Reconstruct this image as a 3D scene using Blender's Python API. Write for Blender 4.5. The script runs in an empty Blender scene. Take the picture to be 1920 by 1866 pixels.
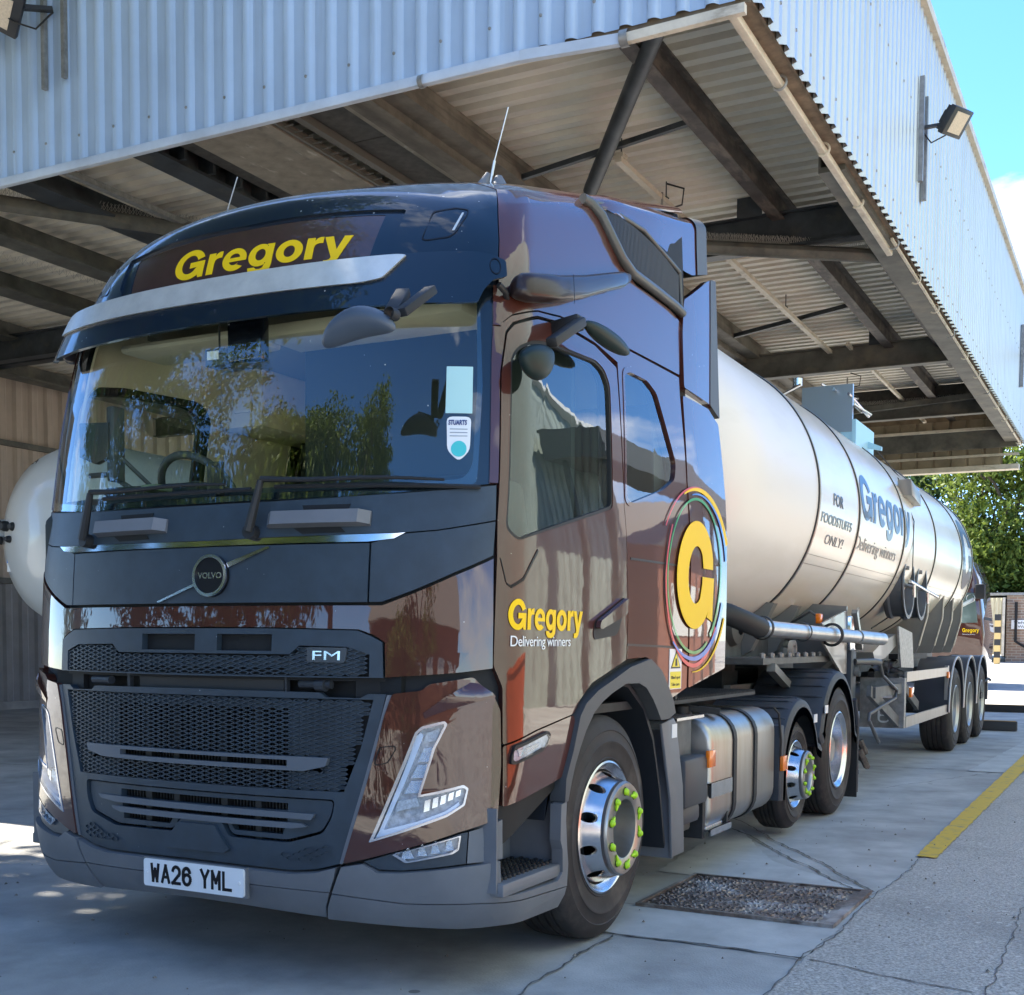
import bpy, bmesh, math, random
import numpy as np
from mathutils import Vector, Matrix
from mathutils.geometry import delaunay_2d_cdt
from math import sin, cos, pi, radians, sqrt
scene = bpy.context.scene
COL = scene.collection
# ------------------------------------------------------------ camera
cam_d = bpy.data.cameras.new("camera"); cam = bpy.data.objects.new("camera", cam_d); COL.objects.link(cam)
F, PX, PY = 2248.58, 990.9, 1328.1
yaw, pit, rol = 0.47507, -0.05622, 0.00682
f = Vector((-sin(yaw)*cos(pit), cos(yaw)*cos(pit), sin(pit))); r0 = Vector((cos(yaw), sin(yaw), 0)); u0 = r0.cross(f)
r1 = cos(rol)*r0 + sin(rol)*u0; u1 = -sin(rol)*r0 + cos(rol)*u0
m = Matrix((r1, u1, -f)).transposed().to_4x4(); m.translation = Vector((3.359, -3.585, 1.346)); cam.matrix_world = m
cam_d.sensor_fit = 'HORIZONTAL'; cam_d.sensor_width = 36; cam_d.lens = F/1920*36
cam_d.shift_x = -(PX-960)/1920; cam_d.shift_y = (PY-933)/1920
cam_d.clip_start = .05; cam_d.clip_end = 3000
scene.camera = cam
# ------------------------------------------------------------ sky and sun
SUN_EL = radians(58); SUN_DIR = Vector((-.95*cos(SUN_EL), .31*cos(SUN_EL), sin(SUN_EL))).normalized()
world = bpy.data.worlds.new("World"); scene.world = world; world.use_nodes = True
nt = world.node_tree; nt.nodes.clear(); N = nt.nodes.new; L = nt.links.new
wo = N('ShaderNodeOutputWorld'); bg = N('ShaderNodeBackground'); sky = N('ShaderNodeTexSky')
sky.sky_type = 'NISHITA'; sky.sun_disc = False; sky.sun_elevation = SUN_EL
sky.sun_rotation = math.atan2(SUN_DIR.x, SUN_DIR.y)
sky.air_density = .65; sky.dust_density = .15; sky.ozone_density = 3.0
tc = N('ShaderNodeTexCoord'); mp = N('ShaderNodeMapping'); mp.inputs['Scale'].default_value = (1.6, 1.6, 4.2); mp.inputs['Location'].default_value = (0, 0, 0)
nz = N('ShaderNodeTexNoise'); nz.inputs['Scale'].default_value = 1.15; nz.inputs['Detail'].default_value = 9; nz.inputs['Roughness'].default_value = .56
cr = N('ShaderNodeValToRGB'); cr.color_ramp.elements[0].position = .56; cr.color_ramp.elements[1].position = .68
mx = N('ShaderNodeMixRGB'); mx.inputs[2].default_value = (6.2, 6.4, 6.7, 1)
L(tc.outputs['Generated'], mp.inputs['Vector']); L(mp.outputs[0], nz.inputs['Vector']); L(nz.outputs['Fac'], cr.inputs['Fac'])
hs = N('ShaderNodeHueSaturation'); hs.inputs['Saturation'].default_value = 1.20
L(sky.outputs[0], hs.inputs['Color']); L(cr.outputs[0], mx.inputs[0]); L(hs.outputs[0], mx.inputs[1]); L(mx.outputs[0], bg.inputs['Color'])
bg.inputs['Strength'].default_value = .14; L(bg.outputs[0], wo.inputs['Surface'])
sd = bpy.data.lights.new("sun", 'SUN'); sd.energy = 5.0; sd.angle = radians(.5); sd.color = (1, .93, .80)
sun = bpy.data.objects.new("sun", sd); COL.objects.link(sun); sun.rotation_euler = SUN_DIR.to_track_quat('Z', 'Y').to_euler()
scene.view_settings.view_transform = 'Standard'; scene.view_settings.look = 'None'
scene.view_settings.exposure = 2.12; scene.view_settings.gamma = 1
scene.render.engine = 'CYCLES'
scene.cycles.max_bounces = 10; scene.cycles.transparent_max_bounces = 16; scene.cycles.caustics_reflective = False; scene.cycles.caustics_refractive = False

# ------------------------------------------------------------ materials
MATS = {}
def mat(name, col, rough=.5, metal=0, coat=0, noise=None, bump=None, emit=None, spec=None, specks=None, streak=None):
    if name in MATS: return MATS[name]
    m = bpy.data.materials.new(name); m.use_nodes = True; t = m.node_tree; b = t.nodes['Principled BSDF']
    b.inputs['Base Color'].default_value = (*col, 1); b.inputs['Roughness'].default_value = rough; b.inputs['Metallic'].default_value = metal
    if coat: b.inputs['Coat Weight'].default_value = coat; b.inputs['Coat Roughness'].default_value = .02
    if spec is not None: b.inputs['Specular IOR Level'].default_value = spec
    if emit: b.inputs['Emission Color'].default_value = (*emit[0], 1); b.inputs['Emission Strength'].default_value = emit[1]
    co = None
    if noise or bump or streak or specks:
        co = t.nodes.new('ShaderNodeTexCoord')
    last = None
    if noise:     # (scale, low, high[, detail]) multiplies the base colour; roughness varies slightly too
        n = t.nodes.new('ShaderNodeTexNoise'); n.inputs['Scale'].default_value = noise[0]; n.inputs['Detail'].default_value = noise[3] if len(noise) > 3 else 6
        n.inputs['Roughness'].default_value = .62
        t.links.new(co.outputs['Object'], n.inputs['Vector'])
        mr = t.nodes.new('ShaderNodeMapRange'); mr.inputs['From Min'].default_value = .3; mr.inputs['From Max'].default_value = .7
        mr.inputs['To Min'].default_value = noise[1]; mr.inputs['To Max'].default_value = noise[2]
        t.links.new(n.outputs['Fac'], mr.inputs['Value'])
        v = t.nodes.new('ShaderNodeVectorMath'); v.operation = 'SCALE'; v.inputs[0].default_value = col
        t.links.new(mr.outputs[0], v.inputs['Scale']); last = v.outputs[0]
    if streak:    # (colour, scale xyz, lo, hi)
        mpn = t.nodes.new('ShaderNodeMapping'); mpn.inputs['Scale'].default_value = streak[1]
        n2 = t.nodes.new('ShaderNodeTexNoise'); n2.inputs['Scale'].default_value = 1; n2.inputs['Detail'].default_value = 8; n2.inputs['Roughness'].default_value = .65
        rp = t.nodes.new('ShaderNodeMapRange'); rp.inputs['From Min'].default_value = streak[2]; rp.inputs['From Max'].default_value = streak[3]
        mm = t.nodes.new('ShaderNodeMixRGB'); mm.inputs[1].default_value = (*col, 1); mm.inputs[2].default_value = (*streak[0], 1)
        t.links.new(co.outputs['Object'], mpn.inputs[0]); t.links.new(mpn.outputs[0], n2.inputs['Vector']); t.links.new(n2.outputs['Fac'], rp.inputs['Value'])
        t.links.new(rp.outputs[0], mm.inputs[0])
        if last: t.links.new(last, mm.inputs[1])
        last = mm.outputs[0]
    if last: t.links.new(last, b.inputs['Base Color'])
    if specks:    # (scale, colour, amount): scattered fly spots, oil drips or grit
        vo = t.nodes.new('ShaderNodeTexVoronoi'); vo.inputs['Scale'].default_value = specks[0]; t.links.new(co.outputs['Object'], vo.inputs['Vector'])
        sp = t.nodes.new('ShaderNodeSeparateColor'); t.links.new(vo.outputs['Color'], sp.inputs[0])
        rr = t.nodes.new('ShaderNodeMath'); rr.operation = 'MULTIPLY'; rr.inputs[1].default_value = specks[2]; t.links.new(sp.outputs[1], rr.inputs[0])
        lt = t.nodes.new('ShaderNodeMath'); lt.operation = 'LESS_THAN'; t.links.new(vo.outputs['Distance'], lt.inputs[0]); t.links.new(rr.outputs[0], lt.inputs[1])
        gt_ = t.nodes.new('ShaderNodeMath'); gt_.operation = 'GREATER_THAN'; gt_.inputs[1].default_value = .72; t.links.new(sp.outputs[0], gt_.inputs[0])
        an = t.nodes.new('ShaderNodeMath'); an.operation = 'MULTIPLY'; t.links.new(lt.outputs[0], an.inputs[0]); t.links.new(gt_.outputs[0], an.inputs[1])
        a2 = t.nodes.new('ShaderNodeMath'); a2.operation = 'MULTIPLY'; a2.inputs[1].default_value = .7; t.links.new(an.outputs[0], a2.inputs[0])
        ms = t.nodes.new('ShaderNodeMixRGB'); ms.inputs[1].default_value = (*col, 1); ms.inputs[2].default_value = (*specks[1], 1); t.links.new(a2.outputs[0], ms.inputs[0])
        if last: t.links.new(last, ms.inputs[1])
        t.links.new(ms.outputs[0], b.inputs['Base Color'])
    if bump:      # (scale, strength, distance)
        n3 = t.nodes.new('ShaderNodeTexNoise'); n3.inputs['Scale'].default_value = bump[0]; n3.inputs['Detail'].default_value = 5
        bn = t.nodes.new('ShaderNodeBump'); bn.inputs['Strength'].default_value = bump[1]; bn.inputs['Distance'].default_value = bump[2] if len(bump) > 2 else .01
        t.links.new(co.outputs['Object'], n3.inputs['Vector']); t.links.new(n3.outputs['Fac'], bn.inputs['Height']); t.links.new(bn.outputs[0], b.inputs['Normal'])
        if coat and len(bump) > 3: t.links.new(bn.outputs[0], b.inputs['Coat Normal'])
    MATS[name] = m; return m
def glass(name, tint, ior=1.75, rough=0.0, flies=False):
    if name in MATS: return MATS[name]
    m = bpy.data.materials.new(name); m.use_nodes = True; t = m.node_tree; t.nodes.clear()
    o = t.nodes.new('ShaderNodeOutputMaterial'); a = t.nodes.new('ShaderNodeBsdfTransparent'); a.inputs[0].default_value = (*tint, 1)
    g = t.nodes.new('ShaderNodeBsdfGlossy'); g.inputs['Roughness'].default_value = rough; g.inputs[0].default_value = (.95, .97, 1, 1)
    fr = t.nodes.new('ShaderNodeFresnel')
    gg = t.nodes.new('ShaderNodeNewGeometry'); mi = t.nodes.new('ShaderNodeMapRange'); mi.inputs['To Min'].default_value = ior; mi.inputs['To Max'].default_value = 1/ior    # thin pane: same reflection from both sides
    t.links.new(gg.outputs['Backfacing'], mi.inputs['Value']); t.links.new(mi.outputs[0], fr.inputs[0]); x = t.nodes.new('ShaderNodeMixShader')
    co = t.nodes.new('ShaderNodeTexCoord'); n3 = t.nodes.new('ShaderNodeTexNoise'); n3.inputs['Scale'].default_value = 1.6; n3.inputs['Detail'].default_value = 1
    bn = t.nodes.new('ShaderNodeBump'); bn.inputs['Strength'].default_value = .14; bn.inputs['Distance'].default_value = .02
    t.links.new(co.outputs['Object'], n3.inputs['Vector']); t.links.new(n3.outputs['Fac'], bn.inputs['Height']); t.links.new(bn.outputs[0], g.inputs['Normal'])
    t.links.new(fr.outputs[0], x.inputs[0]); t.links.new(a.outputs[0], x.inputs[1]); t.links.new(g.outputs[0], x.inputs[2]); vo = t.nodes.new('ShaderNodeTexVoronoi'); vo.inputs['Scale'].default_value = 34; t.links.new(co.outputs['Object'], vo.inputs['Vector'])
    sp = t.nodes.new('ShaderNodeSeparateColor'); t.links.new(vo.outputs['Color'], sp.inputs[0])
    rr = t.nodes.new('ShaderNodeMath'); rr.operation = 'MULTIPLY'; rr.inputs[1].default_value = .13; t.links.new(sp.outputs[1], rr.inputs[0])
    lt = t.nodes.new('ShaderNodeMath'); lt.operation = 'LESS_THAN'; t.links.new(vo.outputs['Distance'], lt.inputs[0]); t.links.new(rr.outputs[0], lt.inputs[1])
    g2 = t.nodes.new('ShaderNodeMath'); g2.operation = 'GREATER_THAN'; g2.inputs[1].default_value = .80 if flies else 2; t.links.new(sp.outputs[0], g2.inputs[0])
    an = t.nodes.new('ShaderNodeMath'); an.operation = 'MULTIPLY'; t.links.new(lt.outputs[0], an.inputs[0]); t.links.new(g2.outputs[0], an.inputs[1])
    a2 = t.nodes.new('ShaderNodeMath'); a2.operation = 'MULTIPLY'; a2.inputs[1].default_value = .6; t.links.new(an.outputs[0], a2.inputs[0])
    df = t.nodes.new('ShaderNodeBsdfDiffuse'); df.inputs[0].default_value = (.6, .62, .58, 1); x2 = t.nodes.new('ShaderNodeMixShader')
    t.links.new(a2.outputs[0], x2.inputs[0]); t.links.new(x.outputs[0], x2.inputs[1]); t.links.new(df.outputs[0], x2.inputs[2]); t.links.new(x2.outputs[0], o.inputs[0])
    MATS[name] = m; return m

BROWN = mat('brown_paint', (.066, .021, .014), .40, 0, 1.0, spec=.08, specks=(26, (.35, .3, .26), .10), bump=(1.3, .05, .02, 1))
BROWN.node_tree.nodes['Principled BSDF'].inputs['Coat IOR'].default_value = 1.66
NAVY = mat('dark_blue_gloss', (.006, .014, .026), .35, 0, .8, spec=.15, specks=(30, (.5, .5, .48), .14))
PLAST = mat('dark_plastic', (.027, .042, .058), .46, specks=(24, (.3, .32, .33), .07), noise=(9, .8, 1.2), bump=(900, .12, .001))
PLASTG = mat('grey_plastic', (.15, .155, .165), .52, noise=(4, .88, 1.1), bump=(700, .1, .001))
PLASTL = mat('light_slat_plastic', (.10, .115, .135), .42)
BLACK = mat('black_void', (.004, .005, .006), .7)
RUB = mat('black_rubber', (.014, .014, .014), .6)
TYRE = mat('tyre_rubber', (.022, .019, .018), .70, noise=(7, .7, 1.5), streak=((.085, .072, .060), (6, 4, 4), .54, .74), bump=(60, .15, .002))
CHROME = mat('chrome', (.62, .63, .64), .12, 1)
ALU = mat('polished_aluminium', (.66, .66, .67), .24, 1, noise=(14, .85, 1.05))
ALUB = mat('brushed_aluminium', (.42, .41, .385), .40, 1, streak=((.36, .33, .28), (3, 14, 2), .45, .75))
STEEL = mat('galvanised_steel', (.30, .30, .29), .5, .55, noise=(16, .7, 1.2))
CHAS = mat('chassis_grey', (.11, .115, .115), .55, .1, noise=(8, .6, 1.2))
CHASD = mat('chassis_dark', (.020, .022, .024), .6, noise=(8, .6, 1.5))
TGREY = mat('trailer_grey_paint', (.20, .20, .185), .38, 0, .3, noise=(3, .85, 1.1))
YEL = mat('yellow_vinyl', (.86, .55, .004), .5, 0, 0, spec=.3)
WHITE = mat('white_vinyl', (.75, .76, .76), .4, 0, .4)
INK = mat('black_ink', (.008, .008, .010), .35, spec=.25)
GREEN = mat('green_vinyl', (.010, .30, .060), .35, 0, .6)
BLUE = mat('blue_vinyl', (.015, .18, .62), .35, 0, .6)
RED = mat('red_vinyl', (.60, .022, .035), .35, 0, .6)
LIME = mat('lime_plastic', (.42, .72, .012), .45)
AMBER = mat('amber_lens', (.85, .20, .01), .25, 0, .5)
GLASSW = glass('windscreen_glass', (.93, 1.0, .95), 1.86, 0, True)
GLASSS = glass('side_window_glass', (.80, .90, .86), 1.85)
LENS = glass('clear_lens', (.85, .9, .95), 1.35)

# ------------------------------------------------------------ mesh helpers
def world_loc(o):
    v = Vector((0, 0, 0))
    while o: v += o.location; o = o.parent
    return v
def link(name, me, material, parent=None, **tags):
    o = bpy.data.objects.new(name, me); COL.objects.link(o)
    if isinstance(material, (list, tuple)):
        for k in material: me.materials.append(k)
    elif material: me.materials.append(material)
    if parent:
        o.parent = parent; w = world_loc(parent)
        if w.length: me.transform(Matrix.Translation(-w))
    for k, v in tags.items(): o[k] = v
    return o
def empty(name, loc, label, category, group=None):
    o = bpy.data.objects.new(name, None); COL.objects.link(o); o.location = loc; o.empty_display_size = .2
    o['label'] = label; o['category'] = category
    if group: o['group'] = group
    return o
class MB:
    def __init__(s): s.v = []; s.f = []; s.mi = []; s.cur = 0
    def face(s, idx): s.f.append(tuple(idx)); s.mi.append(s.cur)
    def add(s, vs, fs):
        n = len(s.v); s.v += [tuple(p) for p in vs]
        for q in fs: s.face([i+n for i in q])
        return s
    def box(s, x0, x1, y0, y1, z0, z1):
        return s.add([(x0,y0,z0),(x1,y0,z0),(x1,y1,z0),(x0,y1,z0),(x0,y0,z1),(x1,y0,z1),(x1,y1,z1),(x0,y1,z1)],
                     [(0,3,2,1),(4,5,6,7),(0,1,5,4),(1,2,6,5),(2,3,7,6),(3,0,4,7)])
    def beam(s, a, b, w, h, up=(0,0,1)):        # rectangular bar from a to b (centre line)
        a, b, up = Vector(a), Vector(b), Vector(up); d = (b-a).normalized(); r = d.cross(up).normalized()*w/2; u = r.cross(d).normalized()*h/2
        P = [a-r-u, a+r-u, a+r+u, a-r+u, b-r-u, b+r-u, b+r+u, b-r+u]
        return s.add(P, [(0,3,2,1),(4,5,6,7),(0,1,5,4),(1,2,6,5),(2,3,7,6),(3,0,4,7)])
    def tube(s, pts, rad, n=10, cap=True):
        pts = [Vector(p) for p in pts]; base = len(s.v); rr = rad if isinstance(rad, (list, tuple)) else [rad]*len(pts); ref = None
        for i, p in enumerate(pts):
            d = (pts[min(i+1, len(pts)-1)]-pts[max(i-1, 0)]).normalized()
            if ref is None:
                ref = d.cross(Vector((0,0,1)));
                if ref.length < .1: ref = d.cross(Vector((1,0,0)))
            ref = (ref - d*ref.dot(d)).normalized(); q = d.cross(ref)
            for k in range(n):
                a = 2*pi*k/n; s.v.append(tuple(p+(ref*cos(a)+q*sin(a))*rr[i]))
        for i in range(len(pts)-1):
            for k in range(n): s.face([base+i*n+k, base+i*n+(k+1)%n, base+(i+1)*n+(k+1)%n, base+(i+1)*n+k])
        if cap: s.face([base+k for k in range(n)][::-1]); s.face([base+(len(pts)-1)*n+k for k in range(n)])
        return s
    def prism(s, poly, axis, a, b):               # poly: 2D points in the plane across axis
        n = len(s.v); P = []
        for t in (a, b):
            for (p, q) in poly: P.append((t,p,q) if axis == 'x' else (p,t,q) if axis == 'y' else (p,q,t))
        k = len(poly); s.v += P; s.face([n+i for i in range(k)]); s.face([n+k+i for i in range(k)][::-1])
        for i in range(k): s.face([n+i, n+k+i, n+k+(i+1)%k, n+(i+1)%k])
        return s
    def lathe(s, prof, c, axis='x', n=48, sgn=1, closed=False, a0=0, a1=2*pi):   # prof: (radius, offset along axis)
        base = len(s.v); full = abs(a1-a0-2*pi) < 1e-6; m_ = n if full else n+1
        for (r, h) in prof:
            for k in range(m_):
                a = a0+(a1-a0)*k/n; p, q = r*cos(a), r*sin(a)
                s.v.append((c[0]+sgn*h, c[1]+p, c[2]+q) if axis == 'x' else (c[0]+p, c[1]+sgn*h, c[2]+q) if axis == 'y' else (c[0]+p, c[1]+q, c[2]+sgn*h))
        K = len(prof)
        for i in range(K if closed else K-1):
            for k in range(n):
                k2 = (k+1) % m_; j = (i+1) % K
                s.face([base+i*m_+k, base+i*m_+k2, base+j*m_+k2, base+j*m_+k])
        return s
    def build(s, name, material, parent=None, smooth=None, bevel=None, **tags):
        me = bpy.data.meshes.new(name); me.from_pydata(s.v, [], s.f); 
        o = link(name, me, material, parent, **tags)
        if isinstance(material, (list, tuple)): me.polygons.foreach_set('material_index', s.mi)
        bm = bmesh.new(); bm.from_mesh(me)
        if bevel:
            bmesh.ops.remove_doubles(bm, verts=bm.verts, dist=1e-5)
        bmesh.ops.recalc_face_normals(bm, faces=bm.faces)
        if bevel:
            es = [e for e in bm.edges if len(e.link_faces) == 2 and e.calc_face_angle(0) > .5]
            bmesh.ops.bevel(bm, geom=es, offset=bevel, segments=2, affect='EDGES', clamp_overlap=True, profile=.5)
        bm.to_mesh(me); bm.free()
        if smooth is not None or bevel:
            me.polygons.foreach_set('use_smooth', [True]*len(me.polygons)); me.set_sharp_from_angle(angle=radians(smooth or 35))
        me.update(); return o

def inpoly(p, poly):
    r = False; j = len(poly)-1
    for i in range(len(poly)):
        a, b = poly[i], poly[j]
        if (a[1] > p[1]) != (b[1] > p[1]) and p[0] < (b[0]-a[0])*(p[1]-a[1])/(b[1]-a[1])+a[0]: r = not r
        j = i
    return r
# a panel: flat outline (with holes) -> cut on a grid -> laid on a chart -> given thickness
def panel(name, contours, chart, off, th, material, parent=None, grid=(.06, .12), smooth=32, mirror=False, **tags):
    P = []; E = []
    for c in contours:
        n = len(P); P += [Vector((p[0], p[1])) for p in c]; E += [(n+i, n+(i+1) % len(c)) for i in range(len(c))]
    vs, es, fs, _, _, _ = delaunay_2d_cdt(P, E, [], 0, 1e-7)
    keep = []
    for q in fs:
        cx = sum(vs[i].x for i in q)/len(q); cz = sum(vs[i].y for i in q)/len(q)
        if sum(inpoly((cx, cz), c) for c in contours) % 2: keep.append(q)
    fs = keep
    return wrap(name, [(v.x, v.y) for v in vs], fs, chart, off, th, material, parent, grid, smooth, mirror, **tags)
def wrap(name, v2, fs, chart, off, th, material, parent, grid, smooth=32, mirror=False, **tags):
    flip = mirror == -1; mirror = mirror is True
    if mirror: wrap(name, v2, fs, chart, off, th, material, parent, grid, smooth, -1, **tags)
    bm = bmesh.new()
    for s in ((-1,) if flip else (1,)):
        vv = [bm.verts.new((s*p[0], p[1], 0)) for p in v2]
        for q in fs:
            try: bm.faces.new([vv[i] for i in (q if s == 1 else list(q)[::-1])])
            except ValueError: pass
    bmesh.ops.delete(bm, geom=[v for v in bm.verts if not v.link_faces], context='VERTS')
    for ax in (0, 1):
        if not grid[ax]: continue
        cs = [v.co[ax] for v in bm.verts]; g = grid[ax]; lo, hi = min(cs), max(cs); k = math.floor(lo/g)+1
        while k*g < hi-1e-6:
            if k*g > lo+1e-6:
                co = [0, 0, 0]; co[ax] = k*g; no = [0, 0, 0]; no[ax] = 1
                bmesh.ops.bisect_plane(bm, geom=list(bm.verts)+list(bm.edges)+list(bm.faces), plane_co=co, plane_no=no, dist=1e-6)
            k += 1
    bmesh.ops.recalc_face_normals(bm, faces=bm.faces)
    # make the flat sheet face "up" (+z in chart space)
    for q in bm.faces:
        if q.normal.z < 0: q.normal_flip()
    uv = {v: (v.co.x, v.co.y) for v in bm.verts}
    if th:
        bd = [e for e in bm.edges if len(e.link_faces) == 1]; low = {}
        for e in bd:
            for v in e.verts:
                if v not in low: low[v] = bm.verts.new((0, 0, 0))
        new = []
        for e in bd:
            l = e.link_loops[0]; a, b = l.vert, l.link_loop_next.vert
            new.append(bm.faces.new((b, a, low[a], low[b])))
        for v, w in low.items(): w.co = chart(*uv[v], off-th)
    for v, (a, b) in uv.items(): v.co = chart(a, b, off)
    me = bpy.data.meshes.new(name); bm.to_mesh(me); bm.free()
    o = link(name, me, material, parent, **tags)
    me.polygons.foreach_set('use_smooth', [True]*len(me.polygons)); me.set_sharp_from_angle(angle=radians(smooth)); me.update()
    return o
def rect(x0, x1, y0, y1): return [(x0,y0),(x1,y0),(x1,y1),(x0,y1)]
def rrect(x0, x1, y0, y1, r, n=4):
    out = []
    for cx, cy, a in ((x1-r,y0+r,-90),(x1-r,y1-r,0),(x0+r,y1-r,90),(x0+r,y0+r,180)):
        for k in range(n+1): t = radians(a+90*k/n); out.append((cx+r*cos(t), cy+r*sin(t)))
    return out
def rnd(poly, r, n=3):                           # round the corners of a polygon
    out = []; K = len(poly)
    for i in range(K):
        p = Vector(poly[i]); a = Vector(poly[i-1]); b = Vector(poly[(i+1) % K]); da = (a-p); db = (b-p)
        rr = min(r, da.length*.45, db.length*.45); s = p+da.normalized()*rr; e = p+db.normalized()*rr
        for k in range(n+1):
            t = k/n; out.append(tuple(s*(1-t)**2+p*2*t*(1-t)+e*t*t))
    return out
def circ(cx, cy, rx, ry=None, n=32): return [(cx+rx*cos(2*pi*k/n), cy+(ry or rx)*sin(2*pi*k/n)) for k in range(n)]
def ring2(cx, cy, rx, ry, w, a0, a1, n=40, w1=None):
    o = []; i = []
    for k in range(n+1):
        t = radians(a0+(a1-a0)*k/n); ww = w if w1 is None else w+(w1-w)*k/n
        o.append((cx+rx*cos(t), cy+ry*sin(t))); i.append((cx+(rx-ww)*cos(t), cy+(ry-ww)*sin(t)))
    return o+i[::-1]
def flat_y(y, s=-1):                              # chart on a plane facing -y
    return lambda a, b, o: (a, y+s*o, b)
def flat_x(x): return lambda a, b, o: (x+o, a, b)
def text2d(txt, bold=0.0, shear=0.0, space=1.0):
    cu = bpy.data.curves.new('lettering', 'FONT'); cu.body = txt; cu.offset = bold; cu.shear = shear; cu.space_character = space; cu.resolution_u = 4
    ob = bpy.data.objects.new('lettering', cu); COL.objects.link(ob)
    dg = bpy.context.evaluated_depsgraph_get(); me = bpy.data.meshes.new_from_object(ob.evaluated_get(dg))
    v = [(p.co.x, p.co.y) for p in me.vertices]; fs = [tuple(q.vertices) for q in me.polygons]
    bpy.data.objects.remove(ob); bpy.data.meshes.remove(me); bpy.data.curves.remove(cu)
    return v, fs
def lettering(name, txt, x0, x1, zb, zc, chart, off, material, parent, bold=0.0, shear=0, space=1.0, grid=(.05, 0), slope=0, caps=True):
    # from x0 to x1, baseline zb, height of a capital zc-zb
    v, fs = text2d(txt, bold, shear, space); xs = [p[0] for p in v]; a, b = min(xs), max(xs)
    caph = .729-0+2*bold if caps else 1
    sx = (x1-x0)/(b-a); sy = (zc-zb)/caph
    v = [(x0+(p[0]-a)*sx, zb+(p[1]+bold)*sy+slope*((p[0]-a)*sx)) for p in v]
    return wrap(name, v, fs, chart, off, .0015, material, parent, grid, 30)
# heavy rounded lettering for the company name: each glyph is (advance, [outline, holes...]) with x-height .52 and cap height .73
def arcp(cx, cy, rx, ry, a0, a1, n=18): return [(cx+rx*cos(radians(a0+(a1-a0)*k/n)), cy+ry*sin(radians(a0+(a1-a0)*k/n))) for k in range(n+1)]
def glyph(ch):
    if ch == 'G':
        cx, cy, rx, ry, ix, iy = .37, .365, .36, .378, .195, .235
        return .78, [arcp(cx, cy, rx, ry, 22, 302, 34)+[(.60, .075), (.625, .0), (.735, .0), (.735, .405), (.385, .405), (.385, .270), (.570, .270)]+arcp(cx, cy, ix, iy, -32, -338, 30)]
    if ch == 'r': return .37, [[(.04, 0), (.195, 0), (.195, .27), (.205, .33), (.235, .365), (.285, .380), (.355, .375), (.355, .530), (.29, .530), (.235, .50), (.190, .435), (.190, .520), (.04, .520)]]
    if ch == 'e':
        cx, cy, rx, ry, ix, iy = .29, .26, .265, .275, .120, .135
        low = arcp(cx, cy, ix, iy, -40, -158, 10)
        return .58, [arcp(cx, cy, rx, ry, -9, 318, 34)[0:]+[(.345, .135)]+[p for p in low if p[1] < .205]+[(.172, .215), (.552, .215)], arcp(cx, .305, .115, .105, 0, 180, 12)]
    if ch == 'g':
        cx, cy, rx, ry = .27, .265, .245, .270
        return .59, [arcp(cx, cy, rx, ry, 50, 310, 24)+[(.395, .075), (.395, .02), (.375, -.045), (.32, -.075), (.24, -.070), (.19, -.02), (.045, -.02), (.07, -.12), (.16, -.185), (.30, -.200), (.44, -.170), (.525, -.09), (.545, .02), (.545, .520), (.398, .520), (.398, .455)], arcp(.28, .275, .110, .140, 0, 342, 19)]
    if ch == 'o': return .585, [arcp(.292, .26, .270, .275, 0, 351, 40), arcp(.292, .26, .115, .140, 0, 342, 20)]
    if ch == 'y': return .54, [[(.005, .52), (.165, .52), (.272, .185), (.375, .52), (.530, .52), (.345, .01), (.305, -.10), (.245, -.17), (.15, -.195), (.055, -.190), (.055, -.065), (.12, -.068), (.165, -.045), (.190, .0)]]
def logo_word(name, word, x0, x1, zb, zc, chart, off, material, parent, grid=(.05, .05)):
    x = 0; G_ = []
    for ch in word: a, cs = glyph(ch); G_.append((x, cs)); x += a
    tot = x; sx = (x1-x0)/tot; sy = (zc-zb)/.73
    for gx, cs in G_:
        panel(name, [[(x0+(gx+p[0])*sx, zb+p[1]*sy) for p in c] for c in cs], chart, off, .0015, material, parent, grid)
# ============================================================ the yard
CONC = mat('concrete', (.42, .41, .385), .85, specks=(3.2, (.10, .095, .09), .10), noise=(1.7, .62, 1.25, 12), streak=((.25, .245, .235), (.55, .45, 1), .46, .76), bump=(90, .5, .004))
AGG = mat('exposed_aggregate', (.40, .375, .335), .9, specks=(22, (.62, .60, .55), .32), noise=(70, .55, 1.5, 3), streak=((.24, .23, .21), (.8, .6, 1), .50, .8), bump=(120, 1, .006))
PATCH = mat('repair_concrete', (.46, .46, .44), .8, noise=(3, .8, 1.15, 8), streak=((.30, .30, .29), (2.2, .8, 1), .5, .8), bump=(70, .4, .003))
JOINT = mat('tar_joint', (.085, .085, .08), .9, noise=(30, .5, 2.4))
def sheet(name, rects, z, material, nx=1):
    b = MB()
    for (x0, x1, y0, y1) in rects: b.add([(x0,y0,z),(x1,y0,z),(x1,y1,z),(x0,y1,z)], [(0,1,2,3)])
    return b.build(name, material, kind='structure')
g = MB(); ys = [-400, -40, 24, 27, 30, 36, 45, 60, 120, 900]; zz = [0, 0, 0, .02, .10, .32, .70, .9, 1.0, 1.0]
for i in range(len(ys)-1):
    g.add([(-500,ys[i],zz[i]),(500,ys[i],zz[i]),(500,ys[i+1],zz[i+1]),(-500,ys[i+1],zz[i+1])], [(0,1,2,3)])
g.build('ground', CONC, smooth=30, kind='structure')
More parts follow.
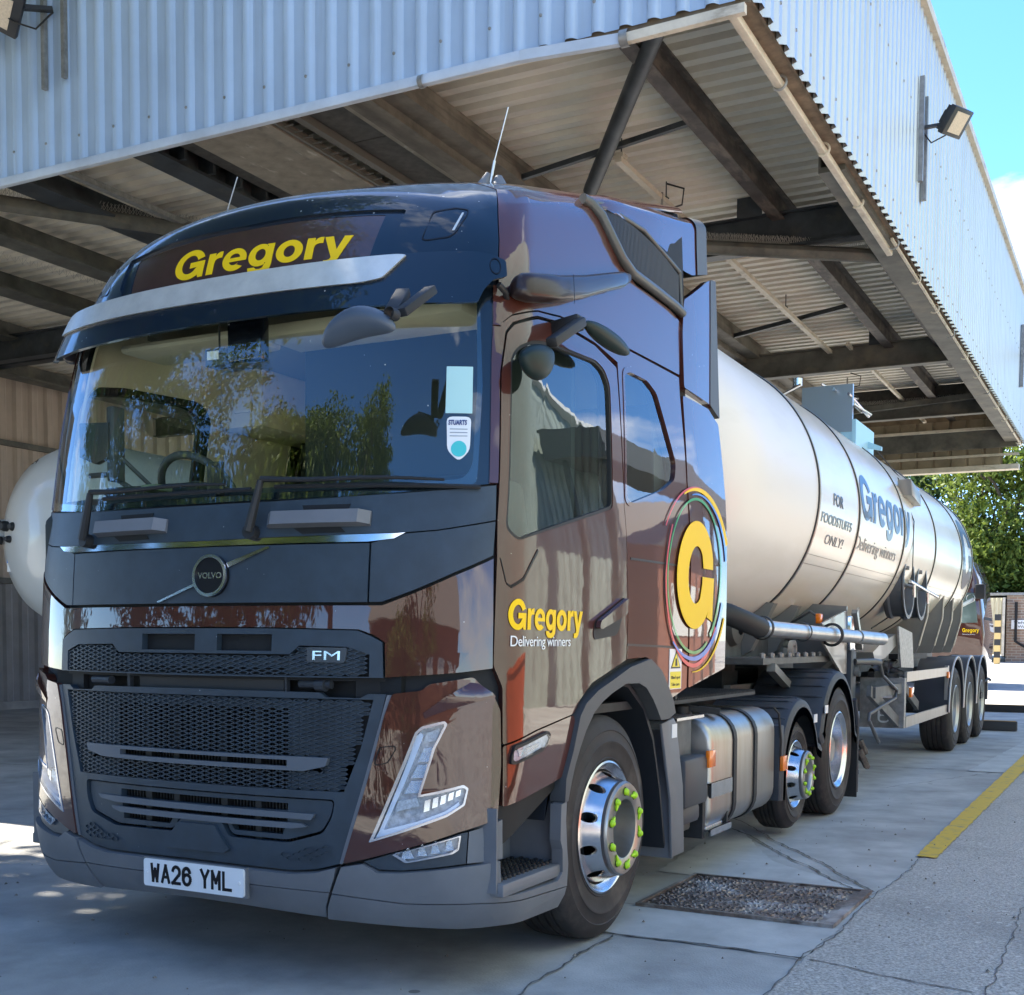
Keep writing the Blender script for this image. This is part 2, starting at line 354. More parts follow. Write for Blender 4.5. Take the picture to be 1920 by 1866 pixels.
def rough_strip(name, pts, w, z, material, seed=1, jag=.012, step=.05):
    random.seed(seed); b = MB(); P = []
    for (ax, ay), (bx, by) in zip(pts, pts[1:]):
        n = max(1, int(math.hypot(bx-ax, by-ay)/step)); P += [(ax+(bx-ax)*k/n, ay+(by-ay)*k/n) for k in range(n)]
    P.append(pts[-1]); V = []
    o = 0
    for i, p in enumerate(P):
        a = P[max(i-1, 0)]; c = P[min(i+1, len(P)-1)]; d = Vector((c[0]-a[0], c[1]-a[1])).normalized(); nrm = Vector((-d.y, d.x))
        o = o*.7+random.uniform(-jag, jag); ww = w*random.uniform(.35, 1.2)/2
        V += [(p[0]+nrm.x*(o+ww), p[1]+nrm.y*(o+ww), z), (p[0]+nrm.x*(o-ww), p[1]+nrm.y*(o-ww), z)]
    b.add(V, [(2*i, 2*i+1, 2*i+3, 2*i+2) for i in range(len(P)-1)])
    return b.build(name, material, kind='structure')
def jagged(name, poly, z, material, seed, jag=.015, step=.06):
    random.seed(seed); P = []
    for (ax, ay), (bx, by) in zip(poly, poly[1:]+poly[:1]):
        n = max(1, int(math.hypot(bx-ax, by-ay)/step))
        for k in range(n):
            P.append((ax+(bx-ax)*k/n+random.uniform(-jag, jag), ay+(by-ay)*k/n+random.uniform(-jag, jag)))
    b = MB(); vs, es, fs, *_ = delaunay_2d_cdt([Vector(p) for p in P], [(i, (i+1) % len(P)) for i in range(len(P))], [], 1, 1e-6)
    b.add([(v.x, v.y, z) for v in vs], [tuple(q) for q in fs]); return b.build(name, material, kind='structure')
jagged('pavement', [(2.13, -.5), (2.11, .9), (2.10, 1.45), (2.12, 2.0), (2.11, 2.8), (2.15, 3.7), (2.14, 5.0), (2.2, 8), (2.3, 12), (2.4, 22), (5.6, 22), (5.6, -9), (2.16, -9)], .004, AGG, 3, .012, .09)
jagged('repair_patch', [(1.0, 1.45), (2.10, 1.44), (2.12, 2.05), (1.02, 2.05)], .004, PATCH, 5, .012)
jagged('repair_patch', [(.85, 2.96), (2.1, 2.80), (2.1, 2.97), (1.35, 3.6), (.82, 4.7), (.72, 4.6), (.80, 3.5)], .004, PATCH, 6, .01)
jagged('repair_patch', [(1.72, 9.75), (2.26, 9.78), (2.26, 15.5), (1.95, 15.5)], .004, PATCH, 8, .01)
SEAMS = [([(2.1, 2.97), (.76, 4.96), (-.3, 6.55)], .016), ([(2.1, 2.80), (.76, 4.72)], .016), ([(-.6, 1.42), (1.0, 1.44), (2.1, 1.43)], .016), ([(2.13, 1.41), (2.45, 1.33), (2.8, 1.23)], .014),
         ([(2.85, .3), (2.86, 1.6), (2.84, 2.9), (2.9, 6)], .007), ([(-8, 9.6), (.77, 9.72), (2.27, 9.76)], .022), ([(1.21, 7.69), (1.97, 9.7)], .010), ([(1.32, -2), (1.28, .4), (1.22, 1.42)], .014),
         ([(-4.0, 1.6), (-2.1, 2.3), (-1.0, 2.7)], .016), ([(-9, 4.9), (-3.5, 5.6)], .02), ([(2.10, -.5), (2.11, .9), (2.10, 1.45), (2.12, 2.0), (2.11, 2.8), (2.15, 3.7), (2.14, 5.0)], .007), ([(1.0, 2.06), (2.1, 2.06)], .008), ([(.3, 13.2), (2.3, 13.3)], .014), ([(-2, 12.4), (1.7, 12.6)], .014)]
for i, (p, w) in enumerate(SEAMS): rough_strip('slab_joint', p, w, .008, JOINT, i+20)
YP = mat('yellow_line_paint', (.62, .40, .035), .75, streak=((.27, .22, .11), (9, 9, 4), .52, .72), bump=(80, .4, .003))
jagged('yellow_line', [(2.11, 4.19), (2.235, 4.17), (2.245, 8), (2.25, 12), (2.25, 20), (2.10, 20), (2.08, 12), (2.09, 8)], .012, YP, 9, .006, .05)
# loose grit and stones
b = MB(); random.seed(4)
for k in range(420):
    x = random.uniform(-2.6, 3.0); y = random.uniform(-2.2, 7) ; s = random.choice([.003, .004, .004, .006, .009]); 
    P = [(x+s*random.uniform(.7, 1.4)*cos(t), y+s*random.uniform(.7, 1.4)*sin(t), .009) for t in (0, 1.26, 2.5, 3.8, 5)]
    b.add(P+[(x, y, .012+s*.8)], [(i, (i+1) % 5, 5) for i in range(5)])
b.build('grit', mat('grit_stone', (.16, .145, .125), .9, noise=(30, .4, 2)), kind='stuff', label='small stones and grit scattered over the concrete', category='grit')
# manhole cover with worn studs
mh = empty('manhole_cover', (1.6, 2.45, 0), 'rusty studded rectangular iron cover set in the concrete beside the front wheel', 'manhole cover')
RUSTI = mat('worn_iron', (.15, .115, .095), .45, .5, noise=(16, .5, 1.7), streak=((.50, .48, .46), (3, 3, 3), .5, .68), bump=(60, .5, .003))
MX0, MX1, MY0, MY1 = 1.09, 2.09, 2.03, 2.93
MB().box(MX0,MX1,MY0,MY0+.02,.004,.022).box(MX0,MX1,MY1-.02,MY1,.004,.022).box(MX0,MX0+.02,MY0+.02,MY1-.02,.004,.022).box(MX1-.05,MX1,MY0+.02,MY1-.02,.004,.022).build('frame', RUSTI, mh)
MB().box(MX0+.024,MX1-.054,MY0+.024,MY1-.024,.004,.013).build('plate', RUSTI, mh)
b = MB(); random.seed(8)
for i in range(25):
    for j in range(26):
        x = MX0+.05+i*.0355+random.uniform(-.009, .009); y = MY0+.045+j*.0325+random.uniform(-.009, .009)
        if x > MX1-.075 or y > MY1-.04: continue
        a = random.choice([.6, -.6, 2.2, 0])+random.uniform(-.4, .4); l = .013; w = .0055; dx, dy = cos(a), sin(a)
        q = [(x-dx*l+dy*w, y-dy*l-dx*w), (x+dx*l+dy*w, y+dy*l-dx*w), (x+dx*l-dy*w, y+dy*l+dx*w), (x-dx*l-dy*w, y-dy*l+dx*w)]
        c = [((p[0]-x)*.55+x, (p[1]-y)*.55+y) for p in q]
        b.add([(*p, .0132) for p in q]+[(*p, .019) for p in c], [(0,1,5,4),(1,2,6,5),(2,3,7,6),(3,0,4,7),(4,5,6,7)])
b.build('stud', RUSTI, mh)['kind'] = 'stuff'

# ============================================================ canopy building
CLADB = mat('blue_grey_cladding', (.38, .49, .63), .42, .0, .25, noise=(1.1, .9, 1.08), streak=((.30, .37, .46), (9, 9, .35), .52, .85))
CLADS = mat('silver_cladding', (.54, .57, .60), .34, .55, streak=((.40, .42, .45), (8, 8, .3), .5, .85))
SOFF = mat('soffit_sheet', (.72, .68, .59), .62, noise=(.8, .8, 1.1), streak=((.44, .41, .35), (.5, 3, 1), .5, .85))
CREAM = mat('cream_trim', (.62, .56, .45), .55, noise=(5, .75, 1.1), streak=((.22, .18, .13), (3, 3, 9), .56, .75))
TRIMB = mat('blue_trim', (.48, .55, .64), .4, noise=(3, .85, 1.1))
GIRD = mat('old_steelwork', (.10, .10, .088), .62, .2, noise=(3, .55, 1.5), streak=((.19, .17, .13), (2, 2, 3), .5, .72))
GIRDD = mat('dark_steelwork', (.030, .036, .042), .5, .2, noise=(3, .5, 1.8), streak=((.07, .07, .06), (4, 4, 4), .55, .7))
RUSTS = mat('rusty_steelwork', (.062, .055, .050), .7, noise=(5, .5, 1.5), streak=((.19, .16, .13), (6, 2, 6), .5, .7))
CONCB = mat('stained_beam', (.25, .225, .18), .8, noise=(6, .75, 1.2), streak=((.42, .39, .33), (8, 3, 3), .60, .7))
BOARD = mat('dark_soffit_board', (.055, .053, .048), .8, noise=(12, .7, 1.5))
bl = empty('canopy_building', (-6, 13, 0), 'wide metal clad loading canopy with corrugated blue and silver fascias over the lorry', 'building')
def corrug(O, U, Lu, V, H, Nn, pitch, depth, prof, skew=0):
    O, U, V, Nn = Vector(O), Vector(U), Vector(V), Vector(Nn); b = MB(); pts = []
    k = 0
    while k*pitch < Lu-1e-4:
        for (a, d) in prof:
            s = k*pitch+a*pitch
            if s <= Lu+1e-6: pts.append((s, d*depth))
        k += 1
    vs = []
    for s, d in pts: p = O+U*s+Nn*d; h = H(s) if callable(H) else H; vs += [p, p+V*h]
    b.add(vs, [(2*i, 2*i+2, 2*i+3, 2*i+1) for i in range(len(pts)-1)]); return b
RIB = [(0,0),(.50,0),(.54,.35),(.60,.85),(.66,1),(.80,1),(.87,.85),(.94,.35),(.985,0)]
TRAP = [(0,0),(.36,0),(.52,1),(.86,1),(.999,0)]
X0, X1, Y0, Y1, ZB, ZT, ZS_ = -18.0, 1.0, 4.0, 23.05, 5.42, 8.08, 6.22
corrug((X0, Y0, ZB), (1,0,0), X1-X0, (0,0,1), ZT-ZB, (0,-1,0), .2, .038, RIB).build('front_fascia', CLADB, bl, smooth=35)
corrug((X1, Y0, ZB), (0,1,0), Y1-Y0, (0,0,1), ZT-ZB, (1,0,0), .2, .045, TRAP).build('side_fascia', CLADS, bl, smooth=30)
b = MB()
for k in range(0, 94, 2):
    for z in (5.62, 6.9): b.lathe([(.013, 0), (.011, .006), (.0, .008)], (X0+.2*k+.335, Y0-.038, z+.0), 'y', 8, -1)
for k in range(0, 95, 2):
    for z in (5.62, 6.9): b.lathe([(.013, 0), (.011, .006), (.0, .008)], (X1+.045, Y0+.2*k+.135, z), 'x', 8, 1)
b.build('cladding_screws', STEEL, bl)['kind'] = 'stuff'
MB().box(X0, X1-.005, Y0+.012, Y0+.03, ZB-.02, ZT).box(X1-.03, X1-.012, Y0+.03, Y1, ZB+.02, ZT).box(X0, X1-.03, Y1-.03, Y1-.01, 5.9, ZT).box(X0,X0+.02,Y0+.03,Y1-.03,5.9,ZT).build('fascia_lining', mat('brown_lining', (.17, .13, .09), .85, noise=(5, .6, 1.3)), bl)
MB().box(X0, X1, Y0+.03, Y1, ZT-.12, ZT-.06).build('roof', mat('grey_roof', (.3,.3,.3), .7), bl)
MB().box(X1+.005, X1+.10, Y0-.05, Y1+.05, ZT-.02, ZT+.09).box(X0, X1+.005, Y0-.09, Y0-.002, ZT-.02, ZT+.09).build('eaves_trim', CREAM, bl)
# lower flashings: front one runs straight, its last length sags near the corner
MB().box(X0, -.62, Y0-.055, Y0-.002, ZB-.075, ZB-.004).build('flashing', TRIMB, bl, bevel=.006)
MB().beam((-.62, Y0-.03, ZB-.04), (.16, Y0-.03, ZB-.09), .05, .07).build('flashing', TRIMB, bl)
MB().beam((.16, Y0-.03, ZB-.09), (.98, Y0-.03, ZB-.08), .05, .06).build('flashing', CREAM, bl)
MB().lathe([(.055, -.03), (.055, .03)], (.16, Y0-.03, ZB-.085), 'x', 20).build('pipe_clip', STEEL, bl, smooth=30)
MB().lathe([(.045, -.02), (.045, .02)], (-1.42, Y0-.04, ZB-.05), 'x', 16).build('pipe_clip', STEEL, bl, smooth=30)
MB().beam((.86, Y0+.02, ZB-.035), (.86, 9.4, ZB-.035), .06, .06).build('gutter_pipe', CREAM, bl, bevel=.01)
MB().box(.80, .965, Y0+.05, Y1, ZB+.03, ZB+.12).build('edge_board', mat('edge_board_brown', (.20, .15, .10), .85, noise=(6, .5, 1.4)), bl)
MB().box(.70, .93, 7.0, Y1, ZB-.02, ZB+.028).box(.70, .72, 7.0, Y1, ZB+.028, ZB+.2).build('edge_channel', GIRD, bl)
MB().box(.94, .965, 9.0, Y1, ZB-.03, ZB-.005).build('gutter_pipe', CREAM, bl)
for k in range(14):
    y = 5.15+k*1.32; z = ZB-.035
    MB().tube([(.86 if y < 9 else .95, y+.0*t, z) if 0 else ((.87 if y < 9 else .95)+.052*cos(t), y, z+.052*sin(t)) for t in [a*pi/8-2.4 for a in range(11)]], .010, 6).build('pipe_clip', CREAM if k % 3 else STEEL, bl, smooth=40)
# roof sheeting seen from below
corrug((X0, Y0+.03, ZS_), (0,1,0), Y1-Y0-.06, (1,0,0), X1-X0-.03, (0,0,1), .22, .085, [(0,0),(.46,0),(.50,1),(.96,1),(.999,0)]).build('soffit', SOFF, bl, smooth=20)
bar = lambda name, a, b_, w, h, m_: MB().beam(a, b_, w, h).build(name, m_, bl)
zc = 6.05
MB().box(-.42, -.28, 4.1, 22.9, 5.93, 5.945).box(-.37, -.345, 4.1, 22.9, 5.945, 6.19).box(-.46, -.28, 4.1, 22.9, 6.19, 6.205).build('purlin', RUSTS, bl)
MB().box(-2.62, -2.40, 4.1, 22.9, 5.98, 6.0).box(-2.42, -2.40, 4.1, 22.9, 6.0, 6.19).box(-2.86, -2.62, 4.1, 22.9, 5.90, 5.99).build('purlin', mat('brown_purlin', (.15, .135, .11), .75, noise=(4, .6, 1.3), streak=((.05,.045,.035), (2, .4, 9), .5, .7)), bl)
MB().box(-2.99, -2.87, 4.1, 22.9, 5.96, 6.02).build('purlin', CONCB, bl)
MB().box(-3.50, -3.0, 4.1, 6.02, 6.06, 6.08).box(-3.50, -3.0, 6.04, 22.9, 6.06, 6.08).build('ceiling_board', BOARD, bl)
b = MB()
for k in range(60): b.box(-3.72, -3.62, 4.15+k*.14, 4.165+k*.14, 5.97, 5.975)
b.box(-3.76, -3.73, 4.1, 22.9, 5.96, 6.0).box(-3.60, -3.52, 4.1, 22.9, 6.0, 6.19).build('cable_tray', mat('tray_metal', (.16, .15, .13), .6, .4), bl)
MB().box(-3.95, -3.8, 4.1, 22.9, 5.96, 5.99).box(-4.77, -3.96, 4.1, 22.9, 6.0, 6.18).build('wide_beam', CONCB, bl)
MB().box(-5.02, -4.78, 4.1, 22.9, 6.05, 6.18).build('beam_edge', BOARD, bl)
b = MB().box(-5.40, -5.10, 4.1, 22.9, 5.93, 5.96).box(-5.27, -5.22, 4.1, 22.9, 5.96, 6.19)
for k in range(46): b.box(-5.22, -5.03, 4.2+k*.4, 4.24+k*.4, 5.96, 6.15)
b.build('purlin', GIRDD, bl)
MB().box(-6.44, -6.36, 4.1, 22.9, 5.97, 6.03).build('trunking', STEEL, bl)
for x in (-6.95, -8.55, -10.3, -12.4, -14.6): MB().box(x-.2, x+.15, 4.1, 22.9, 5.93, 5.96).box(x-.03, x, 4.1, 22.9, 5.96, 6.19).build('purlin', GIRDD if x > -8 else GIRD, bl)
MB().box(-.95, -.90, 15.5, 22.9, 5.95, 6.01).build('trunking', CREAM, bl)
# rafters and their web plates
def rafter(y, z0, z1, xa=-15.6, xb=.92):
    MB().box(xa, xb, y-.012, y+.012, z0+.02, z1).box(xa, xb, y-.09, y+.09, z0, z0+.02).box(xa, xb, y-.09, y+.09, z1, z1+.02).build('rafter', GIRDD if y < 12 else GIRD, bl)
rafter(9.5, 5.62, 5.98); rafter(15.8, 5.63, 6.0); rafter(20.3, 5.62, 5.9)
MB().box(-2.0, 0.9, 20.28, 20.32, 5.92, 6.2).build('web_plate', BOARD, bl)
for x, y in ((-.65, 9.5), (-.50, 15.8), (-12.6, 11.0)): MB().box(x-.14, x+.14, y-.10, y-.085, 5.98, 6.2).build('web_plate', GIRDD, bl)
MB().beam((-15.5, 11.0, 6.27), (-3.0, 11.0, 6.27), .2, .5).build('header_beam', GIRDD, bl)
b = MB().tube([(-1.35, 8.9, 5.63), (.90, 9.9, 5.48)], .075, 12)
b.build('brace', GIRD, bl, smooth=30)
b = MB().tube([(.10, 4.85, 5.95), (-1.85, 7.85, 5.95)], .075, 14); b.build('brace', GIRDD, bl, smooth=30)
MB().tube([(.42, 11.35, 5.93), (.36, 17.3, 5.93)], .062, 12).build('brace', RUSTS, bl, smooth=30)
MB().tube([(-7.7, 5.2, 5.93), (-5.6, 7.9, 5.93)], .085, 12).build('brace', GIRD, bl, smooth=30)
MB().tube([(-7.2, 7.8, 5.95), (-5.0, 8.6, 5.95)], .075, 12).build('brace', GIRD, bl, smooth=30)
bar('tie_bar', (-2.6, 7.45, 6.02), (-.38, 6.9, 6.02), .05, .05, GIRDD); bar('tie_bar', (-2.6, 14.5, 6.02), (-.38, 13.45, 6.02), .06, .06, GIRDD)
# bird spikes along the braces
def spikes(a, b_, n, h=.09, off=.06):
    a, b_ = Vector(a), Vector(b_); m_ = MB(); random.seed(int(a.x*10))
    for k in range(n):
        p = a+(b_-a)*k/n+Vector((0, 0, off))
        for s in (-1, 0, 1):
            q = p+Vector((s*.04+random.uniform(-.01,.01), s*.03, h*random.uniform(.85, 1.1))); m_.beam(p, q, .0035, .0035)
    o = m_.build('bird_spikes', mat('spike_wire', (.42, .41, .38), .5, .4), bl); o['kind'] = 'stuff'
spikes((-1.35, 8.9, 5.64), (.90, 9.9, 5.49), 110); spikes((-7.7, 5.2, 5.95), (-5.6, 7.9, 5.95), 90); spikes((-1.8, 20.1, 5.9), (.7, 20.1, 5.9), 80, .07, .0); spikes((-9.5, 5.9, 5.95), (-8.6, 12, 5.95), 0 or 60, .08)
MB().beam((-1.9, 20.1, 5.80), (.75, 20.1, 5.93), .12, .10).build('brace', GIRD, bl)
# far end: hanging corrugated skirt with bottom rail
corrug((-6, Y1-.35, 4.98), (1,0,0), 6.9, (0,0,1), .95, (0,-1,0), .33, .03, [(0,0),(.08,0),(.12,1),(.92,1),(.96,0)]).build('end_skirt', mat('end_skirt_sheet', (.30, .25, .17), .7, noise=(2, .6, 1.2)), bl, smooth=20)
MB().box(-6, .95, Y1-.45, Y1-.2, 4.88, 4.98).box(-6, .95, Y1-.47, Y1-.45, 5.15, 5.2).build('bottom_rail', CREAM, bl)
MB().box(-6, .93, Y1-.7, Y1-.55, 5.66, 5.71).build('bottom_rail', CREAM, bl); MB().box(-6, .93, Y1-.62, Y1-.58, 5.3, 5.66).build('web_plate', GIRD, bl)
# side wall on the left with rails
WALLM = mat('wall_sheet', (.52, .42, .34), .6, noise=(.7, .8, 1.1), streak=((.30, .25, .20), (3, 3, .4), .5, .8))
corrug((-15.7, 2.0, .12), (0,1,0), 22, (0,0,1), 6.4, (1,0,0), .36, .05, TRAP).build('side_wall', WALLM, bl, smooth=20)
MB().box(-15.64, -15.55, 2, 24, 4.9, 5.0).box(-15.64, -15.56, 2, 24, 2.35, 2.45).build('wall_rail', GIRD, bl)
MB().box(-15.75, -15.45, 2, 24, 0, .14).build('plinth', CONC, bl)
# slightly different lower wall cladding
corrug((-15.62, 2.0, .14), (0,1,0), 22, (0,0,1), 2.2, (1,0,0), .36, .03, TRAP).build('lower_wall', mat('lower_wall_sheet', (.27, .265, .26), .6, noise=(1, .7, 1.2)), bl, smooth=20)
MB().box(.9-2.2, 1.1-2.2, 22.0, 22.2, 0, .01).build('post_base', STEEL, bl)

# ------------------------------------------------------------ lamps on and under the canopy
LEDP = mat('led_panel', (.62, .52, .40), .35, noise=(60, .8, 1.1)); CAST = mat('cast_black', (.02, .022, .026), .45)
def floodlight(loc, rz, tilt, roll, s, label, arms):
    e = empty('floodlight', loc, label, 'floodlight', 'floodlights on the canopy fascias')
    M_ = Matrix.Rotation(rz, 4, 'Z') @ Matrix.Rotation(tilt, 4, 'X') @ Matrix.Rotation(roll, 4, 'Y')
    def bx(name, m_, boxes, bevel=None):
        b = MB()
        for q in boxes: b.box(*[v*s for v in q])
        b.v = [tuple((M_ @ Vector(p)) + Vector(arms[0]) + Vector(loc)) for p in b.v]; return b.build(name, m_, e, bevel=bevel)
    bx('housing', CAST, [(-.20,.20,-.035,.035,-.15,.15)], .01)
    bx('led_panel', LEDP, [(-.13,.13,-.042,-.0355,-.11,.11)])
    bx('cooling_fins', CAST, [(-.18+.04*k,-.165+.04*k,.0355,.075,-.13,.13) for k in range(9)])
    bx('driver_box', CAST, [(-.12,.12,.076,.13,-.07,.07)], .008)
    b = MB(); p0 = Vector(loc); p1 = Vector(loc)+Vector(arms[0])
    b.beam(p0, p0+(p1-p0)*.6, .05*s, .03*s); b.beam(p0+(p1-p0)*.6, p1, .09*s, .04*s); b.build('bracket', CAST, e)
    for q in arms[1]:
        MB().box(loc[0]+q[0], loc[0]+q[1], loc[1]+q[2], loc[1]+q[3], loc[2]+q[4], loc[2]+q[5]).build('mounting_channel', STEEL, e)
    MB().tube([p0+Vector((0,0,-.02)), p0+(p1-p0)*.3+Vector((0,0,-.17)), p0+(p1-p0)*.7+Vector((0,0,-.12)), p1], .008, 6).build('cable', RUB, e, smooth=60)
    return e
floodlight((-5.12, 3.93, 6.70), radians(28), radians(40), radians(28), 1.12, 'black floodlight with cream panel on the blue front fascia, left end', [(-.36, -.30, -.02), [(-.12,-.08,-.03,.01,-.65,.55), (.12,.16,-.03,.01,-.60,.60)]])
floodlight((1.06, 9.9, 6.80), radians(75), radians(38), radians(-8), .95, 'black floodlight with cream panel on the silver side fascia, above the trailer', [(.34, .05, .02), [(-.01,.04,-.10,-.05,-.58,.50), (-.01,.04,.14,.19,-.70,.38)]])
floodlight((1.06, 21.4, 6.86), radians(75), radians(38), radians(-8), 1.35, 'far floodlight on the silver side fascia at the right edge of the view', [(.52, .05, .02), [(-.01,.05,-.12,-.06,-.62,.55)]])
def highbay(x, y, z, label, r=.17, bright=False):
    e = empty('pendant_lamp', (x, y, z), label, 'ceiling lamp', 'round lamps hanging under the canopy')
    MB().lathe([(.02, .16), (.07, .15), (.09, .06), (r, .0), (r, -.03), (r-.02, -.03)], (x, y, z), 'z', 28).build('housing', CAST, e, smooth=30)
    MB().lathe([(r-.02, -.02), (.001, -.02)], (x, y, z), 'z', 28).build('diffuser', mat('lamp_diffuser', (.8, .78, .7), .3), e)
    MB().tube([(x, y, z+.15), (x, y, z+.34)], .012, 8).build('stem', STEEL, e)
    MB().tube([(x+.02, y, z+.15), (x+.2, y+.05, z+.2), (x+.22, y+.05, z+.36), (x+.05, y, z+.42)], .01, 6).build('cable', RUB, e, smooth=60)
    return e
highbay(-1.26, 8.35, 5.66, 'round black lamp hanging below the near light trunking behind the cab roof')
highbay(-1.43, 17.8, 5.62, 'round black lamp hanging over the middle of the tank', .2)
highbay(-12.45, 8.7, 5.55, 'round black lamp under the canopy at the left edge of the view', .24)
def trunk(x, y0, y1, z, label):
    e = empty('light_trunking', (x, (y0+y1)/2, z), label, 'light fitting', 'cream light fittings hung under the canopy')
    MB().box(x-.035, x+.035, y0, y1, z-.05, z).box(x-.05, x+.05, y0, y0+.12, z-.0, z+.04).build('trunking', CREAM, e)
    for y in (y0+.08, y0+(y1-y0)*.55): MB().tube([(x, y, z), (x, y, z+.2)], .007, 6).tube([(x-.03, y, z+.02), (x, y, z+.05), (x+.03, y, z+.02)], .008, 6).build('hook', GIRDD, e)
trunk(-1.29, 7.25, 9.6, 5.98, 'short cream light trunking hanging from a hook above the cab roof')
trunk(-1.26, 9.9, 15.8, 5.98, 'long cream light trunking running above the front half of the tank')

# ============================================================ surroundings
# shed across the yard (seen mirrored in the cab): gabled corrugated wall
sh = empty('gabled_shed', (15, 8, 0), 'green-grey corrugated shed with a sloping gable mirrored in the cab side window', 'building')
SHM = mat('shed_sheet', (.36, .42, .37), .6, noise=(2, .85, 1.1), streak=((.16, .18, .16), (8, 8, .5), .5, .8))
gz = lambda s: 4.0+min(max(0, (s-1.0)*.57), 5.2) if s < 7.2 else max(4.0, 4.0+(13.0-s)*.57+.0)
corrug((10.0, -3.0, .0), (0,1,0), 25.5, (0,0,1), lambda s: 13.3 if s < 16.5 else 13.3-(s-16.5)*.75, (-1,0,0), .36, .04, TRAP).build('wall', SHM, sh, smooth=20)
MB().beam((9.95, 13.4, 13.4), (9.95, 22.6, 6.6), .4, .2).build('bargeboard', mat('white_trim', (.75, .76, .72), .5), sh)
MB().prism([(-3,0),(22.4,0),(22.4,6.5),(13.5,13.25),(-3,13.25)], 'x', 10.15, 26).build('shell', SHM, sh)
br = empty('pipe_bridge', (9, 15, 0), 'grey box pipe bridge crossing the yard on posts, mirrored in the cab window', 'bridge')
MB().box(8.4, 9.7, 18.5, 44, 6.0, 6.8).build('duct', mat('bridge_grey', (.10, .105, .10), .6), br)
for y in (18.8, 30, 42): MB().box(8.6, 8.8, y, y+.2, 0, 6.0).box(9.3, 9.4, y, y+.15, 0, 6.0).build('post', GIRD, br)
bk = empty('brick_house', (14, 20, 0), 'red brick depot building beyond the shed, mirrored in the cab door', 'building')
BRK = mat('red_brick', (.26, .10, .06), .85, noise=(5, .7, 1.3))
MB().box(10, 24, 24.5, 36, 0, 4.2).build('wall', BRK, bk); MB().prism([(24.2,4.2),(36.3,4.2),(30.2,6.6)], 'x', 9.8, 24.2).build('roof', mat('roof_slate', (.25,.23,.2), .8), bk)
for k in range(4): MB().box(9.97, 9.995, 25.5+k*2.6, 26.8+k*2.6, 1.5, 2.9).build('window', mat('white_trim', (.75,.76,.72), .5), bk)
added_skip = empty('skip', (8.0, 5.2, 0), 'unseen orange-red metal skip added by the shed wall for the red reflection in the cab corner', 'skip')  # added unseen block, shaped for the red tint mirrored in the cab paint
MB().prism([(2.2,.15),(9.0,.15),(9.6,1.15),(1.6,1.15)], 'x', 7.5, 9.2).build('body', mat('skip_red', (.55, .09, .03), .5, noise=(3, .7, 1.2)), added_skip); MB().box(7.45,9.25,1.55,9.65,1.15,1.23).build('rim', mat('skip_red', (.5,.1,.03), .5), added_skip)
bo = empty('brick_office', (6, -23, 0), 'long low red brick office with white windows behind the camera, mirrored in the lorry corner', 'building')
MB().box(-1, 16, -26, -21, 0, 4.0).build('wall', BRK, bo); MB().prism([(-26.4,4.0),(-20.6,4.0),(-23.5,6.2)], 'x', -1.4, 16.4).build('roof', mat('roof_slate', (.25,.23,.2), .8), bo)
for k in range(7): MB().box(.2+k*2.3, 1.5+k*2.3, -20.99, -20.95, 1.1, 2.6).build('window', mat('white_trim', (.75,.76,.72), .5), bo)
# brick wash wall, cabin, striped post and kerbs at the far right
bw = empty('brick_wall_building', (1, 46, .7), 'weathered brick vehicle wash building in front of the trees at the far right', 'building')
m = mat('wash_brick', (.20, .14, .11), .85); t = m.node_tree; bt = t.nodes.new('ShaderNodeTexBrick'); co = t.nodes.new('ShaderNodeTexCoord'); mpn = t.nodes.new('ShaderNodeMapping'); mpn.inputs['Rotation'].default_value = (pi/2, 0, 0)
bt.inputs['Scale'].default_value = 1; bt.inputs['Brick Width'].default_value = .3; bt.inputs['Row Height'].default_value = .1; bt.inputs['Mortar Size'].default_value = .012
bt.inputs['Color1'].default_value = (.34,.22,.15,1); bt.inputs['Color2'].default_value = (.20,.15,.12,1); bt.inputs['Mortar'].default_value = (.40,.36,.30,1)
t.links.new(co.outputs['Object'], mpn.inputs[0]); t.links.new(mpn.outputs[0], bt.inputs['Vector']); t.links.new(bt.outputs['Color'], t.nodes['Principled BSDF'].inputs['Base Color'])
MB().box(-1.32, 8, 44.4, 49, .5, 3.15).build('wall', m, bw); MB().box(-4.5, 8.1, 44.3, 49.1, 3.15, 3.25).build('coping', STEEL, bw)
MB().tube([(-.98, 44.3, 2.9), (-.98, 44.3, 1.45), (-.2, 44.3, .95)], .05, 8).build('downpipe', BLACK, bw)
MB().box(-.72, -.62, 44.2, 44.38, 2.95, 3.05).build('wall_lamp', CREAM, bw)
sg = empty('wash_sign', (-.75, 44.3, 1.9), 'white sign reading Vehicle Wash on the far brick wall', 'sign')
MB().box(-1.14, -.3, 44.33, 44.39, 1.9, 2.24).build('board', WHITE, sg)
lettering('lettering', 'Vehicle', -1.06, -.38, 2.10, 2.19, flat_y(44.33), .002, INK, sg, .01, grid=(0,0)); lettering('lettering', 'Wash', -.92, -.5, 1.95, 2.04, flat_y(44.33), .002, INK, sg, .01, grid=(0,0))
ct = empty('site_cabin', (-1.8, 45, .7), 'pale yellow-beige ribbed steel cabin left of the brick wash building', 'cabin')
corrug((-2.35, 44.0, 1.0), (1,0,0), .92, (0,0,1), 2.05, (0,-1,0), .16, .03, TRAP).build('side_panel', mat('beige_cabin', (.60, .52, .33), .6, noise=(2, .85, 1.1)), ct)
MB().box(-2.4, -1.43, 44.02, 46.5, .95, 3.05).build('body', mat('beige_cabin', (.6,.52,.33), .6), ct); MB().box(-1.43, -1.34, 44.0, 44.1, .9, 3.06).build('corner_post', CREAM, ct)
